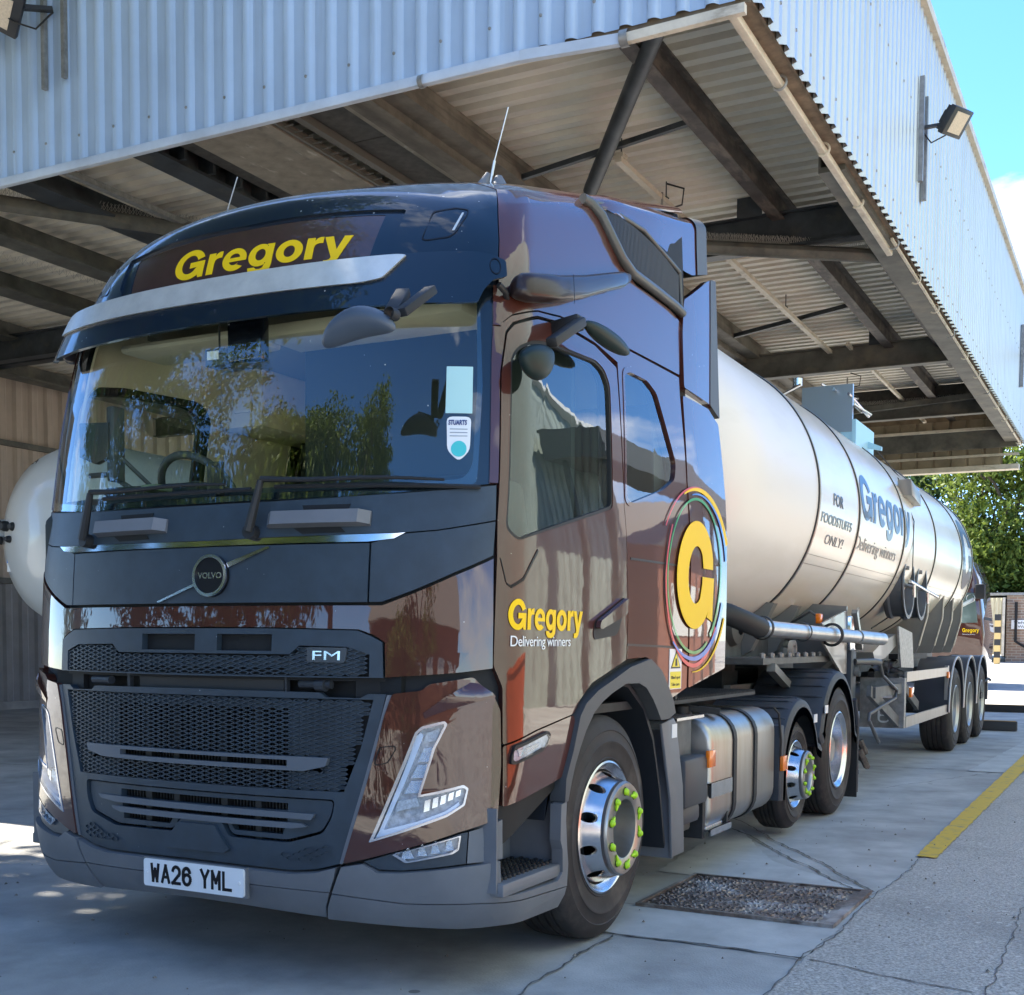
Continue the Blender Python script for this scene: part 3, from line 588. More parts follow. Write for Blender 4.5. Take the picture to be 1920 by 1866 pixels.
ps = empty('striped_post', (-1.47, 43, .65), 'yellow and black striped protective post in front of the beige cabin', 'post')
for k in range(8): MB().box(-1.57, -1.37, 42.9, 43.1, .62+k*.225, .62+(k+1)*.225).build('band', mat('post_yellow', (.75,.52,.2), .6) if k % 2 == 0 else mat('post_black', (.03,.03,.03), .6), ps)
def stop(name, x0, x1, y, z, h, label, m_):
    e = empty(name, ((x0+x1)/2, y, z), label, 'wheel stop', 'low rubber wheel stops on the yard')
    MB().prism([(y-.09, z+.006),(y+.09, z+.006),(y+.05, z+h),(y-.05, z+h)], 'x', x0, x1).build('block', m_, e, bevel=.01)
    MB().box(x0+.02, x1-.02, y-.05, y+.05, z+h+.001, z+h+.008).build('top_strip', mat('stop_orange', (.45,.26,.08), .7), e)
stop('wheel_stop', .55, 1.62, 16.3, 0, .15, 'black rubber wheel stop with orange top just behind the rear trailer wheels', RUB)
stop('wheel_stop', -.6, 4.5, 21.8, 0, .14, 'long dark wheel stop across the far yard where the sunlit ground begins', RUB)
sheet('drain_channel', [(-12, 12, 33.5, 34.1)], .235, mat('drain_dark', (.10, .10, .11), .8))
# ============================================================ the cab surface (u across, z up)
NEX=2.2
ZS=[.15,.28,.5,.9,1.2,1.5,1.7,1.9,2.25,2.6,2.85,3.03,3.09,3.13,3.15,3.16]
YF=[.12,.07,.02,.035,.04,.055,.07,.10,.15,.22,.30,.42,.50,.62,.85,1.2]
W =[1.20,1.235,1.25,1.25,1.25,1.25,1.25,1.245,1.225,1.19,1.15,1.095,1.05,.96,.75,.35]
DD=[.43,.45,.45,.45,.45,.45,.45,.45,.44,.42,.40,.38,.38,.38,.38,.3]
def itp(z,T):
    if z<=ZS[0]: return T[0]
    if z>=ZS[-1]: return T[-1]
    i=0
    while z>ZS[i+1]: i+=1
    n=len(ZS); h=ZS[i+1]-ZS[i]; t=(z-ZS[i])/h
    def d(k):
        if k==0: return (T[1]-T[0])/(ZS[1]-ZS[0])
        if k==n-1: return (T[-1]-T[-2])/(ZS[-1]-ZS[-2])
        a=(T[k]-T[k-1])/(ZS[k]-ZS[k-1]); b=(T[k+1]-T[k])/(ZS[k+1]-ZS[k])
        if a*b<=0: return 0.
        return 2*a*b/(a+b)
    a,b=d(i)*h,d(i+1)*h; t2=t*t;t3=t2*t
    return (2*t3-3*t2+1)*T[i]+(t3-2*t2+t)*a+(3*t2-2*t3)*T[i+1]+(t3-t2)*b
def sst(a,b,x):
    t=min(1,max(0,(x-a)/(b-a))); return t*t*(3-2*t)
def S0(u,z):
    w,yf,D=itp(z,W),itp(z,YF),itp(z,DD); a=abs(u); s=1 if u>=0 else -1
    if a<1:
        t=a*math.pi/2; x=w*math.sin(t)**(2/NEX); y=yf+D*(1-math.cos(t)**(2/NEX))
    else: x=w; y=yf+D+a-1
    zz=z+.10*sst(2.7,3.05,z)*max(0,1-(x/1.1)**2)+.27*sst(2.55,3.05,z)*max(0,y-.6)
    return (s*x,y,zz)
def S(u,z,o=0):
    p=S0(u,z)
    if o==0: return p
    e=1e-3
    a,b,c,d=S0(u+e,z),S0(u-e,z),S0(u,z+e),S0(u,z-e)
    U=[a[i]-b[i] for i in range(3)];V=[c[i]-d[i] for i in range(3)]
    n=[U[1]*V[2]-U[2]*V[1],U[2]*V[0]-U[0]*V[2],U[0]*V[1]-U[1]*V[0]]
    l=math.sqrt(sum(k*k for k in n)) or 1
    return tuple(p[i]+o*n[i]/l for i in range(3))
def ux(x,z): return math.asin(min(1,(abs(x)/itp(z,W)))**(NEX/2))*2/math.pi*(1 if x>=0 else -1)
def uy(y,z):
    yf,D=itp(z,YF),itp(z,DD)
    if y>=yf+D: return 1+y-yf-D
    return math.acos(max(0,1-(y-yf)/D)**(NEX/2))*2/math.pi
SX = lambda x, z, o: S(ux(x, z), z, o)           # same surface addressed by x on the front
SY = lambda y, z, o: S(uy(y, z), z, o)           # and by y on the nearside
tr = empty('tractor_unit', (0, 0, 0), 'brown lorry tractor unit with dark blue front, tinted windscreen and yellow lettering', 'lorry')
G1 = (.05, .10)
def sym(right):                                   # right half outline (top centre -> bottom centre) to a closed outline
    return [(u, z) for u, z in right]+[(-u, z) for u, z in right[::-1] if abs(u) > 1e-6]
# dark inner shell with holes for the glass
WS = rnd([(-.70, 1.925), (-.35, 1.885), (0, 1.885), (.35, 1.885), (.70, 1.925), (.715, 2.3), (.70, 2.70), (0, 2.66), (-.70, 2.70), (-.715, 2.3)], .03)
DW = rnd([(.842, 2.425), (.885, 2.47), (1.01, 2.515), (1.172, 2.543), (1.61, 2.563), (1.70, 2.54), (1.755, 2.48), (1.775, 1.932), (.905, 1.722), (.832, 1.762)], .03)
RW = rnd([(1.91, 2.575), (1.975, 2.598), (2.221, 2.598), (2.338, 2.565), (2.579, 2.226), (2.561, 2.142), (2.402, 2.073), (1.962, 1.965), (1.915, 1.991)], .03)
neg = lambda P: [(-u, z) for u, z in P][::-1]
def inset(P, d):
    cx = sum(p[0] for p in P)/len(P); cz = sum(p[1] for p in P)/len(P)
    return [(p[0]+d*(1 if p[0] > cx else -1), p[1]+d*(1 if p[1] > cz else -1)) for p in P]
shell = panel('cab_shell', [[(-2.83, 1.10), (-2.4, 1.10), (-2.25, 1.24), (-1.65, 1.12), (-1.35, .75), (-.86, .56), (0, .45), (.86, .56), (1.35, .75), (1.65, 1.12), (2.25, 1.24), (2.4, 1.10), (2.83, 1.10), (2.83, 3.155), (-2.83, 3.155)],
      inset(WS, -.004), inset(DW, -.004), inset(RW, -.004), inset(neg(DW), -.004), [(ux(x, z), z) for x, z in rect(-.72, .72, .56, 1.19)]], S, -.03, .02, BLACK, tr, (.08, .12))
# front panels ----------------------------------------------------------------
HL = [(.0, 1.480), (.403, 1.480), (.433, 1.480), (.518, 1.524), (.636, 1.589), (.781, 1.656)]
panel('bonnet_panel', [sym([(0, 1.875), (.15, 1.876), (.293, 1.880), (.467, 1.892), (.638, 1.908), (.778, 1.926)][::1]+[(.783, 1.795), (.579, 1.755), (.48, 1.745), (.0, 1.732)])], S, .0, .02, PLAST, tr, G1)
panel('bonnet_panel', [sym([(0, 1.706), (.397, 1.706), (.397, 1.486), (0, 1.486)])], S, .0, .02, PLAST, tr, G1)
panel('bonnet_panel', [[(.402, 1.706), (.485, 1.740), (.579, 1.750), (.783, 1.789), (.781, 1.663), (.636, 1.596), (.518, 1.531), (.433, 1.487), (.402, 1.487)]], S, .0, .02, PLAST, tr, G1, mirror=True)
panel('chrome_strip', [sym([(0, 1.729), (.467, 1.741), (.490, 1.744), (.461, 1.722), (.393, 1.711), (0, 1.709)])], S, .006, .02, CHROME, tr, G1)
panel('front_panel', [sym([(0, 1.473), (.403, 1.473), (.436, 1.473), (.518, 1.517), (.636, 1.582), (.782, 1.650), (.790, 1.428), (.794, 1.242), (.646, 1.224), (.450, 1.206), (.447, 1.336), (.420, 1.362), (.380, 1.384), (.158, 1.391), (0, 1.392)])], S, .004, .03, BROWN, tr, G1)
# front handles on the bonnet
for s in (-1, 1):
    c0 = .55 if s > 0 else -.39
    b = MB(); n = 12
    for i in range(n+1):
        x = c0-.215+.43*i/n; t = abs(i/n-.5)*2; o_ = .045 if t < .8 else .045*(1-(t-.8)/.2)+.008
        P = [SX(x, 1.825, .0), SX(x, 1.825, o_), SX(x, 1.775, o_+.004), SX(x, 1.770, .0)]
        b.v += [tuple(p) for p in P]
    for i in range(n):
        for k in range(4): b.face([4*i+k, 4*i+(k+1) % 4, 4*i+4+(k+1) % 4, 4*i+4+k])
    b.face([0,1,2,3]); b.face([4*n+k for k in (3,2,1,0)]); b.build('grab_handle', PLASTG, tr, smooth=40)
    panel('handle_recess', [[(c0-.07, 1.855), (c0+.13, 1.855), (c0+.12, 1.828), (c0-.06, 1.828)]], SX, .003, .002, BLACK, tr, (.1, 0))
    panel('handle_recess', [[(c0-.10, 1.768), (c0+.10, 1.768), (c0+.12, 1.748), (c0-.06, 1.745)]], SX, .003, .002, BLACK, tr, (.1, 0))
# emblem
em = panel('emblem', [circ(.08, 1.592, .085, .083, 40)], SX, .016, .016, INK, tr, (.06, .06))
panel('emblem_ring', [circ(.08, 1.592, .085, .083, 40), circ(.08, 1.592, .072, .070, 40)], SX, .022, .012, CHROME, em, (.06, .06))
lettering('lettering', 'VOLVO', .020, .140, 1.580, 1.606, SX, .0175, CHROME, em, .03, grid=(0, 0))
panel('emblem_bar', [[(.155, 1.640), (.340, 1.700), (.352, 1.700), (.352, 1.694), (.165, 1.622)]], SX, .010, .010, CHROME, em, (.06, .06))
panel('emblem_bar', [[(.008, 1.556), (-.185, 1.490), (-.200, 1.490), (-.200, 1.494), (.004, 1.566)]], SX, .010, .010, CHROME, em, (.06, .06))
# hexagonal mesh -------------------------------------------------------------
def hexmesh(name, poly, pw, ph, off, depth, parent, material=PLAST, skip=(), open_=None):
    # slanted hexagonal cells: raised walls around recessed centres
    b = MB(); xs = [p[0] for p in poly]; zs = [p[1] for p in poly]; rows = int((max(zs)-min(zs))/ph)+2; cols = int((max(xs)-min(xs))/pw)+2
    floor_ = MB()
    for j in range(rows):
        for i in range(-1, cols):
            cx = min(xs)+i*pw+(pw/2 if j % 2 else 0); cz = min(zs)+j*ph
            H = [(cx-pw*.36, cz+ph*.0), (cx-pw*.20, cz+ph*.62), (cx+pw*.20, cz+ph*.62), (cx+pw*.36, cz), (cx+pw*.20, cz-ph*.62), (cx-pw*.20, cz-ph*.62)]
            O_ = [(cx-pw*.62, cz), (cx-pw*.34, cz+ph*1.0), (cx+pw*.34, cz+ph*1.0), (cx+pw*.62, cz), (cx+pw*.34, cz-ph*1.0), (cx-pw*.34, cz-ph*1.0)]
            if not all(inpoly(p, poly) for p in H): continue
            if any(inpoly((cx, cz), q) for q in skip): continue
            hole = open_ and inpoly((cx, cz), open_)
            mid = [((a[0]*.5+c[0]*.5), (a[1]*.5+c[1]*.5)) for a, c in zip(H, O_)]
            n0 = len(b.v)
            b.v += [SX(*p, off) for p in mid]+[SX(*p, off) for p in H]+[SX(p[0]*1.0, p[1]-.002, off-depth) for p in H]
            for k in range(6):
                k2 = (k+1) % 6; b.face([n0+k, n0+k2, n0+6+k2, n0+6+k]); b.face([n0+6+k, n0+6+k2, n0+12+k2, n0+12+k])
            if not hole: b.face([n0+12+k for k in range(6)])
    o = b.build(name, material, parent); return o
UG = [(0, 1.386), (.158, 1.386), (.377, 1.379), (.414, 1.357), (.441, 1.336), (.445, 1.204), (.30, 1.202), (0, 1.200)]
UM = [(-.785, 1.207), (.785, 1.207), (.785, 1.290), (.70, 1.318), (.50, 1.322), (.46, 1.288), (-.42, 1.288), (-.46, 1.322), (-.70, 1.318), (-.785, 1.290)]
ug = panel('upper_grille', [sym(UG), [(ux(x, z), z) for x, z in rect(.120, .380, 1.300, 1.364)], [(ux(x, z), z) for x, z in rect(-.280, .008, 1.300, 1.364)],
     [(ux(x, z), z) for x, z in UM]], S, .008, .03, PLAST, tr, G1)
hexmesh('grille_mesh', UM, .059, .0085, .004, .010, ug, open_=rect(-.45, .45, 1.2, 1.235))
panel('grille_back', [[(-.46, 1.19), (.46, 1.19), (.45, 1.39), (-.45, 1.39)]], S, -.024, .002, BLACK, ug, G1)
bd = panel('model_badge', [[(ux(x, z), z) for x, z in rnd([(.535, 1.316), (.700, 1.314), (.690, 1.258), (.535, 1.260)], .01)]], S, .0105, .01, mat('badge_grey', (.05, .058, .065), .4), ug, G1)
lettering('lettering', 'FM', .560, .672, 1.268, 1.304, SX, .0125, CHROME, ug, .0, grid=(0, 0))
# dark gap with hinges and pipes
b = MB().box(-.9, .9, .16, .2, 1.10, 1.25); b.build('front_void', BLACK, tr)
MB().tube([(.48, .10, 1.175), (.62, .11, 1.175)], .017, 10).tube([(.56, .10, 1.172), (.60, .10, 1.172)], .024, 10).tube([(-.62, .11, 1.17), (-.50, .09, 1.17)], .018, 10).box(-.35, .40, .1, .14, 1.14, 1.19).box(-.40,-.385,.08,.1,1.13,1.2).box(.42,.43,.08,.1,1.13,1.2).build('front_hinges', mat('hinge_grey', (.03, .034, .04), .5), tr)
# lower grille ---------------------------------------------------------------
LG = [(0, 1.148), (.287, 1.145), (.30, 1.128), (.385, 1.126), (.405, 1.143), (.452, 1.143), (.439, 1.06), (.412, .895), (.375, .680), (.340, .500), (.286, .475), (.228, .463), (.104, .467), (0, .470)]
LM = [(-.80, 1.122), (.80, 1.122), (.755, .945), (.69, .772), (-.69, .772), (-.755, .945)]
OPEN = [(-.44, 1.085), (.455, 1.085), (.455, .772), (-.44, .772)]
SL = [(-.40, .888), (.457, .886), (.457, .862), (-.40, .866)]
lg = panel('lower_grille', [sym(LG), [(ux(x, z), z) for x, z in LM], [(ux(x, z), z) for x, z in rnd([(-.645, .746), (.655, .742), (.645, .675), (.61, .612), (.46, .568), (.185, .572), (.15, .630), (-.06, .630), (-.10, .572), (-.44, .568), (-.60, .612), (-.635, .675)], .02)]], S, .0, .03, PLAST, tr, G1)
panel('grille_border', [[(.455, 1.14), (.468, 1.14), (.445, .99), (.36, .53), (.348, .50), (.342, .502)]], S, .004, .03, PLASTG, lg, G1, mirror=True)
SLT = lambda z0: [(-.625, z0+.004), (.630, z0+.002), (.620, z0-.030), (.53, z0-.052), (.2, z0-.052), (-.2, z0-.052), (-.52, z0-.046), (-.61, z0-.026)]
hexmesh('grille_mesh', LM, .059, .0085, -.004, .010, lg, skip=[rect(-.60, .60, .848, .900)], open_=OPEN)
sl = panel('grille_slat', [[(ux(x, z), z) for x, z in rnd(SLT(.898), .006)], [(ux(x, z), z) for x, z in SL]], S, .016, .03, PLASTL, lg, G1)
b = MB()
for k in range(57): x = -.44+k*.0162; b.box(x, x+.006, .085, .12, .56, 1.08)
b.box(-.13, -.10, .06, .085, .56, 1.08).box(.12, .15, .06, .085, .56, 1.08).box(-.28,-.25,.06,.085,.56,1.08).box(.29,.32,.06,.085,.56,1.08)
b.build('radiator_fins', mat('radiator_dark', (.010, .011, .012), .5), lg)
MB().box(-.5, .5, .125, .14, .5, 1.12).build('radiator', BLACK, lg)
REC = rnd([(-.635, .740), (.645, .736), (.635, .678), (.60, .620), (.45, .578), (.195, .582), (.158, .640), (-.068, .640), (-.11, .582), (-.43, .578), (-.59, .620), (-.625, .678)], .02)
rc = panel('grille_insert', [[(ux(x, z), z) for x, z in REC], [(ux(x, z), z) for x, z in [(-.42, .722), (.45, .718), (.45, .690), (-.42, .690)]], [(ux(x, z), z) for x, z in [(-.41, .664), (.45, .662), (.45, .647), (-.41, .647)]],
      [(ux(x, z), z) for x, z in [(.185, .630), (.44, .628), (.43, .598), (.205, .600)]], [(ux(x, z), z) for x, z in [(-.11, .630), (-.40, .628), (-.40, .600), (-.13, .600)]]], S, -.012, .03, PLAST, lg, G1)
panel('grille_slat', [[(ux(x, z), z) for x, z in rnd([(-.55, .692), (.575, .684), (.56, .660), (.48, .662), (-.44, .666), (-.53, .676)], .005)]], S, .006, .02, PLASTL, lg, G1)
panel('grille_slat', [[(ux(x, z), z) for x, z in rnd([(-.46, .650), (.52, .646), (.545, .634), (.48, .624), (-.40, .626), (-.45, .638)], .005)]], S, .006, .02, PLASTL, lg, G1)
panel('centre_bump', [[(ux(x, z), z) for x, z in rnd([(-.065, .614), (.125, .614), (.165, .560), (.20, .524), (.17, .508), (-.12, .508), (-.15, .53), (-.10, .565)], .008)]], S, .014, .03, PLAST, lg, G1)
for s in (1, -1): hexmesh('grille_mesh', [(s*x, z) for x, z in [(.40, .505), (.63, .500), (.665, .590), (.40, .520)]], .050, .0115, .006, .006, lg)
# corner panels with lamps -----------------------------------------------------
HP = [(.470, 1.146), (.551, 1.158), (.574, 1.183), (.716, 1.210), (.738, 1.186), (.794, 1.147), (.829, 1.085), (.836, .883), (.826, .678), (.674, .634), (.47, .553), (.352, .503), (.379, .65), (.422, .895), (.449, 1.06)]
HLO = [(.534, 1.004), (.552, 1.026), (.621, 1.048), (.630, 1.035), (.593, .946), (.552, .772), (.614, .789), (.686, .810), (.704, .797), (.692, .733), (.634, .691), (.548, .651), (.416, .588), (.427, .625), (.480, .816)]
cp = panel('corner_panel', [rnd(HP, .012), rnd(HLO, .006)], S, .012, .05, BROWN, tr, G1, mirror=True)
# the raised brow above the lamp
panel('corner_brow', [[(.560, 1.055), (.628, 1.088), (.724, 1.118), (.800, 1.136), (.790, 1.150), (.735, 1.186), (.705, 1.190), (.62, 1.135), (.556, 1.075)]], lambda u, z, o: S(u, z, o+.016*max(0, min(1, (z-1.05)/.08))*max(0,min(1,(1.19-z)/.03))), .012, .03, BROWN, tr, (.03, .03), mirror=True)
panel('tow_cover', [rnd([(.438, .947), (.480, .954), (.482, .939), (.461, .887), (.428, .876), (.425, .890)], .008), rnd([(.4415, .944), (.477, .950), (.479, .938), (.459, .890), (.430, .880), (.4285, .892)], .008)], S, .0135, .001, INK, tr, (0, 0), mirror=True)
for s in (1, -1):
    hl = empty('headlight', (0, 0, 0), '', ''); del hl['label'], hl['category']; hl.parent = tr
    mm = lambda P: [(s*u, z) for u, z in P][::s]
    panel('housing', [mm(rnd(HLO, .006))], S, -.024, .002, mat('lamp_chrome', (.55, .58, .62), .28, .25, noise=(45, .55, 1.15, 3)), hl, G1)
    panel('lens_rim', [mm(rnd(HLO, .006)), mm(rnd([(.541, .999), (.556, 1.016), (.617, 1.036), (.620, 1.030), (.585, .946), (.543, .762), (.614, .779), (.684, .799), (.697, .792), (.686, .738), (.630, .699), (.545, .660), (.428, .602), (.436, .626), (.488, .812)], .006))], S, .015, .06, mat('lens_edge', (.42, .45, .50), .15, .6, .8), hl, G1)
    panel('light_guide', [mm([(.538, .990), (.548, 1.005), (.556, .990), (.506, .815), (.452, .637), (.545, .672), (.63, .712), (.672, .745), (.676, .733), (.632, .697), (.546, .657), (.430, .604), (.440, .630), (.490, .812)])], S, .002, .03, mat('light_guide', (.75, .82, .92), .2, .1, .6), hl, G1)
    panel('reflector', [mm([(.562, 1.000), (.606, 1.018), (.596, .975), (.556, .962)])], S, -.012, .02, mat('frosted', (.62, .64, .66), .4, .4, noise=(120, .6, 1.2)), hl, G1)
    for (a, z0, z1) in ((.537, .890, .948), (.518, .830, .884), (.500, .772, .824)):
        panel('reflector', [mm([(a, z0), (a+.050, z0+.004), (a+.058, z1), (a+.020, z1-.004)])], S, -.016, .01, mat('ribbed_chrome', (.66, .68, .70), .12, 1, bump=(260, 1, .004)), hl, (.01, .01))
    panel('reflector', [mm([(.487, .745), (.540, .760), (.547, .728), (.480, .705)])], S, -.006, .02, MATS['frosted'], hl, G1)
    for k in range(5):
        a = .560+k*.025
        panel('led_cell', [mm([(a, .705+k*.014), (a+.017, .712+k*.014), (a+.020, .755+k*.009), (a+.003, .748+k*.009)])], S, -.010, .03, mat('led_cell', (.70, .76, .82), .08, 1), hl, G1)
    panel('lens', [mm(rnd(HLO, .006))], S, .0135, 0, LENS, hl, (.03, .03))
    fg = empty('fog_lamp', (0, 0, 0), '', ''); del fg['label'], fg['category']; fg.parent = tr
    FO = rnd([(.476, .546), (.600, .594), (.683, .622), (.676, .567), (.656, .552), (.514, .516)], .006)
    panel('housing', [mm(FO)], S, -.02, .002, MATS['lamp_chrome'], fg, G1)
    panel('rim', [mm(FO), mm(inset(FO, -.006))], S, .010, .04, MATS['lens_edge'], fg, G1)
    for (a, c) in ((.50, .52), (.545, .56), (.585, .60), (.63, .645)): panel('reflector', [mm([(a, .530+(a-.5)*.25), (c+.015, .532+(a-.5)*.25), (c, .575+(a-.5)*.3), (a+.004, .555+(a-.5)*.3)])], S, -.006, .015, MATS['ribbed_chrome'], fg, G1)
    panel('lens', [mm(FO)], S, .009, 0, LENS, fg, (.03, .03))
FB = [(.401, .514), (.476, .549), (.687, .628), (.716, .639), (.836, .668), (.862, .678), (.866, .525), (.709, .513), (.501, .486), (.440, .487)]
panel('lamp_surround', [FB[:3]+[(.708, .632), (.702, .514)]+FB[8:], FO], S, -.002, .03, PLAST, tr, G1, mirror=True)
HOLE = circ(.794, .568, .022, .019, 20)
panel('lamp_surround', [[(.713, .633), (.836, .665), (.860, .672), (.866, .525), (.707, .514)], HOLE], S, -.002, .03, PLASTG, tr, G1, mirror=True)
panel('side_port', [circ(.794, .568, .022, .019, 20)], S, -.035, .01, BLACK, tr, (0, 0), mirror=True)
# bumper ----------------------------------------------------------------------
BT = [(0, .466), (.104, .463), (.228, .459), (.286, .470), (.342, .497)]
panel('bumper', [sym([(0, .459), (.104, .457), (.228, .453), (.286, .465), (.336, .488), (.330, .45), (.316, .395), (0, .405)])], S, .02, .05, PLASTG, tr, G1)
panel('bumper', [sym([(0, .401), (.315, .391), (.300, .33), (.292, .276), (.10, .300), (0, .305)])], lambda u, z, o: S(u, z, o-.03*max(0, (.39-z)/.12)**2), .02, .05, PLASTG, tr, G1)
STEP = rnd([(.841, .519), (.845, .69), (1.294, .69), (1.293, .536), (1.312, .496), (1.310, .413), (1.266, .382), (.866, .393), (.847, .423)], .012)
panel('bumper', [[(.350, .492), (.401, .507), (.440, .478), (.501, .480), (.709, .506), (.838, .520), (.842, .43), (.862, .385), (1.268, .374), (1.316, .405), (1.319, .498), (1.299, .538), (1.300, .683), (1.350, .69), (1.348, .611), (1.361, .508), (1.371, .431), (1.35, .338), (.75, .368), (.505, .368), (.322, .392), (.338, .45)]], S, .02, .05, PLASTG, tr, G1, mirror=True)
panel('bumper', [[(.321, .387), (.505, .363), (.75, .363), (1.349, .333), (1.326, .240), (.829, .258), (.663, .251), (.497, .261), (.298, .276), (.306, .33)]], lambda u, z, o: S(u, z, o-.03*max(0, (.36-z)/.12)**2), .02, .05, PLASTG, tr, G1, mirror=True)
# step well
for s in (1, -1):
    b = MB().box(s*1.0-.005, s*1.0+.005, .30, .84, .37, .72).box(min(s*1.0, s*1.23), max(s*1.0, s*1.23), .30, .31, .40, .72).box(min(s*1.0,s*1.23), max(s*1.0, s*1.23), .83, .84, .38, .72)
    b.build('step_well', PLASTG, tr)
    st = MB().box(min(s*1.0, s*1.255), max(s*1.0, s*1.255), .31, .825, .385, .436).build('step_tread', PLASTG, tr, bevel=.008)
    b = MB()
    for i in range(13):
        for j in range(6):
            x = s*(1.04+j*.034); y = .35+i*.036+(.018 if j % 2 else 0); b.lathe([(.010, 0), (.010, .012), (.006, .014), (.006, .006)], (x, y, .436), 'z', 8)
    b.build('tread_studs', RUB, st)['kind'] = 'stuff'
# number plate
np_ = MB().add([], []); 
PLC = flat_y(.0)
pl = panel('number_plate', [rrect(-.234, .286, .345, .456, .012)], PLC, .006, .01, mat('plate_white', (.78, .79, .79), .25, 0, .4), tr, (0, 0))
def arc_(cx, cy, rx, ry, a0, a1, n=12): return [(cx+rx*cos(radians(a0+(a1-a0)*k/n)), cy+ry*sin(radians(a0+(a1-a0)*k/n))) for k in range(n+1)]
PG = {'W': [[(.0, 1), (.20, 0)], [(.20, 0), (.5, .72)], [(.5, .72), (.80, 0)], [(.80, 0), (1, 1)]], 'A': [[(0, 0), (.5, 1)], [(.5, 1), (1, 0)], [(.2, .30), (.8, .30)]],
      '2': [arc_(.5, .70, .5, .30, 165, -30)+[(.0, .0)], [(0, 0), (1, 0)]], '6': [arc_(.5, .30, .5, .30, 0, 360, 20), [(.0, .30)]+[(.0, .62)]+arc_(.5, .66, .5, .34, 180, 20)],
      'Y': [[(0, 1), (.5, .48)], [(1, 1), (.5, .48)], [(.5, .48), (.5, 0)]], 'M': [[(0, 0), (0, 1)], [(0, 1), (.5, .35)], [(.5, .35), (1, 1)], [(1, 1), (1, 0)]], 'L': [[(0, 1), (0, 0)], [(0, 0), (1, 0)]]}
px_ = -.197
for ch in 'WA26 YML':
    if ch == ' ': px_ += .036; continue
    cw = .040; b = MB(); k_ = 0
    for st_ in PG[ch]:
        st_ = [(px_+.007+p*(cw-.004), .3685+q*.065) for p, q in st_]
        for A_, B_ in zip(st_, st_[1:]):
            k_ += 1; d_ = Vector((B_[0]-A_[0], 0, B_[1]-A_[1])).normalized()*.0062; y_ = -.0062-.00012*k_
            b.beam(Vector((A_[0], y_, A_[1]))-d_, Vector((B_[0], y_, B_[1]))+d_, .0124, .0024, (0, 1, 0))
    b.build('plate_letter', INK, pl); px_ += .0565
for x in (-.218, .262): MB().lathe([(.008, 0), (.008, .004), (0, .005)], (x, -.006, .400), 'y', 12, -1).build('plate_screw', WHITE, pl)
MB().box(-.24, .292, .002, .02, .34, .46).build('plate_holder', PLASTG, pl)
# side panels, nearside (+x) and mirrored ---------------------------------------
LOWD = [(.800, 1.655), (.800, 1.250), (.846, 1.17), (.850, .955), (1.10, 1.000), (1.440, 1.045), (1.50, 1.10), (1.62, 1.168), (1.995, 1.262), (1.997, 1.50), (1.935, 1.84), (1.90, 1.955), (1.835, 2.576), (1.60, 2.618), (1.252, 2.630), (1.052, 2.608), (.866, 2.552), (.825, 2.515), (.795, 2.356), (.792, 1.80)]
door = panel('door', [rnd(LOWD, .01, 2), DW], S, .0, .03, BROWN, tr, G1, mirror=False)
doorm = panel('door', [neg(rnd(LOWD, .01, 2)), neg(DW)], S, .0, .03, BROWN, tr, G1)
for P, d in ((DW, door), (neg(DW), doorm)):
    w = panel('door_window', [P], S, -.014, 0, GLASSS, d, (.05, .12)); panel('window_seal', [inset(P, .006), inset(P, -.010)], S, -.004, .02, RUB, d, G1)
panel('lower_door', [rnd([(.852, .948), (.858, .720), (1.246, .775), (1.335, .79), (1.40, .90), (1.455, 1.012), (1.435, 1.038), (1.10, .993)], .01)], S, .0, .03, BROWN, tr, G1, mirror=True)
panel('a_pillar', [[(.786, 1.935), (.788, 2.36), (.815, 2.52), (.855, 2.562), (1.05, 2.622), (1.252, 2.642), (1.60, 2.630), (1.85, 2.60), (1.905, 1.955), (1.94, 1.84), (2.003, 1.50), (2.003, 1.266), (2.249, 1.272), (2.41, 1.215), (2.58, 1.06), (2.812, 1.110), (2.818, 1.32), (2.80, 1.73), (2.733, 2.16), (2.655, 2.650), (1.6, 2.662), (1.252, 2.657), (1.052, 2.637), (.85, 2.585), (.797, 2.55), (.790, 2.536), (.756, 2.536), (.750, 2.4), (.748, 1.935)][::-1], RW], S, .0, .03, BROWN, tr, G1)
panel('a_pillar', [[(-u, z) for u, z in [(.786, 1.935), (.788, 2.36), (.815, 2.52), (.855, 2.562), (1.05, 2.622), (1.252, 2.642), (1.60, 2.630), (1.85, 2.60), (1.905, 1.955), (1.94, 1.84), (2.003, 1.50), (2.003, 1.266), (2.249, 1.272), (2.41, 1.215), (2.58, 1.06), (2.812, 1.110), (2.818, 1.32), (2.80, 1.73), (2.733, 2.16), (2.655, 2.650), (1.6, 2.662), (1.252, 2.657), (1.052, 2.637), (.85, 2.585), (.797, 2.55), (.790, 2.536), (.756, 2.536), (.750, 2.4), (.748, 1.935)]]], S, .0, .03, BROWN, tr, G1)
rw = panel('rear_window', [RW], S, -.010, 0, GLASSS, tr, (.05, .12)); panel('seal', [inset(RW, .008), inset(RW, -.012)], S, .003, .02, BROWN, rw, G1)
for a, c in (((2.0, 1.729), (2.80, 1.736)), ((2.0, 1.336), (2.81, 1.320))): panel('hatch_seam', [[a, (a[0], a[1]-.010), (c[0], c[1]-.010), c]], S, .0025, .003, INK, tr, (.1, 0))
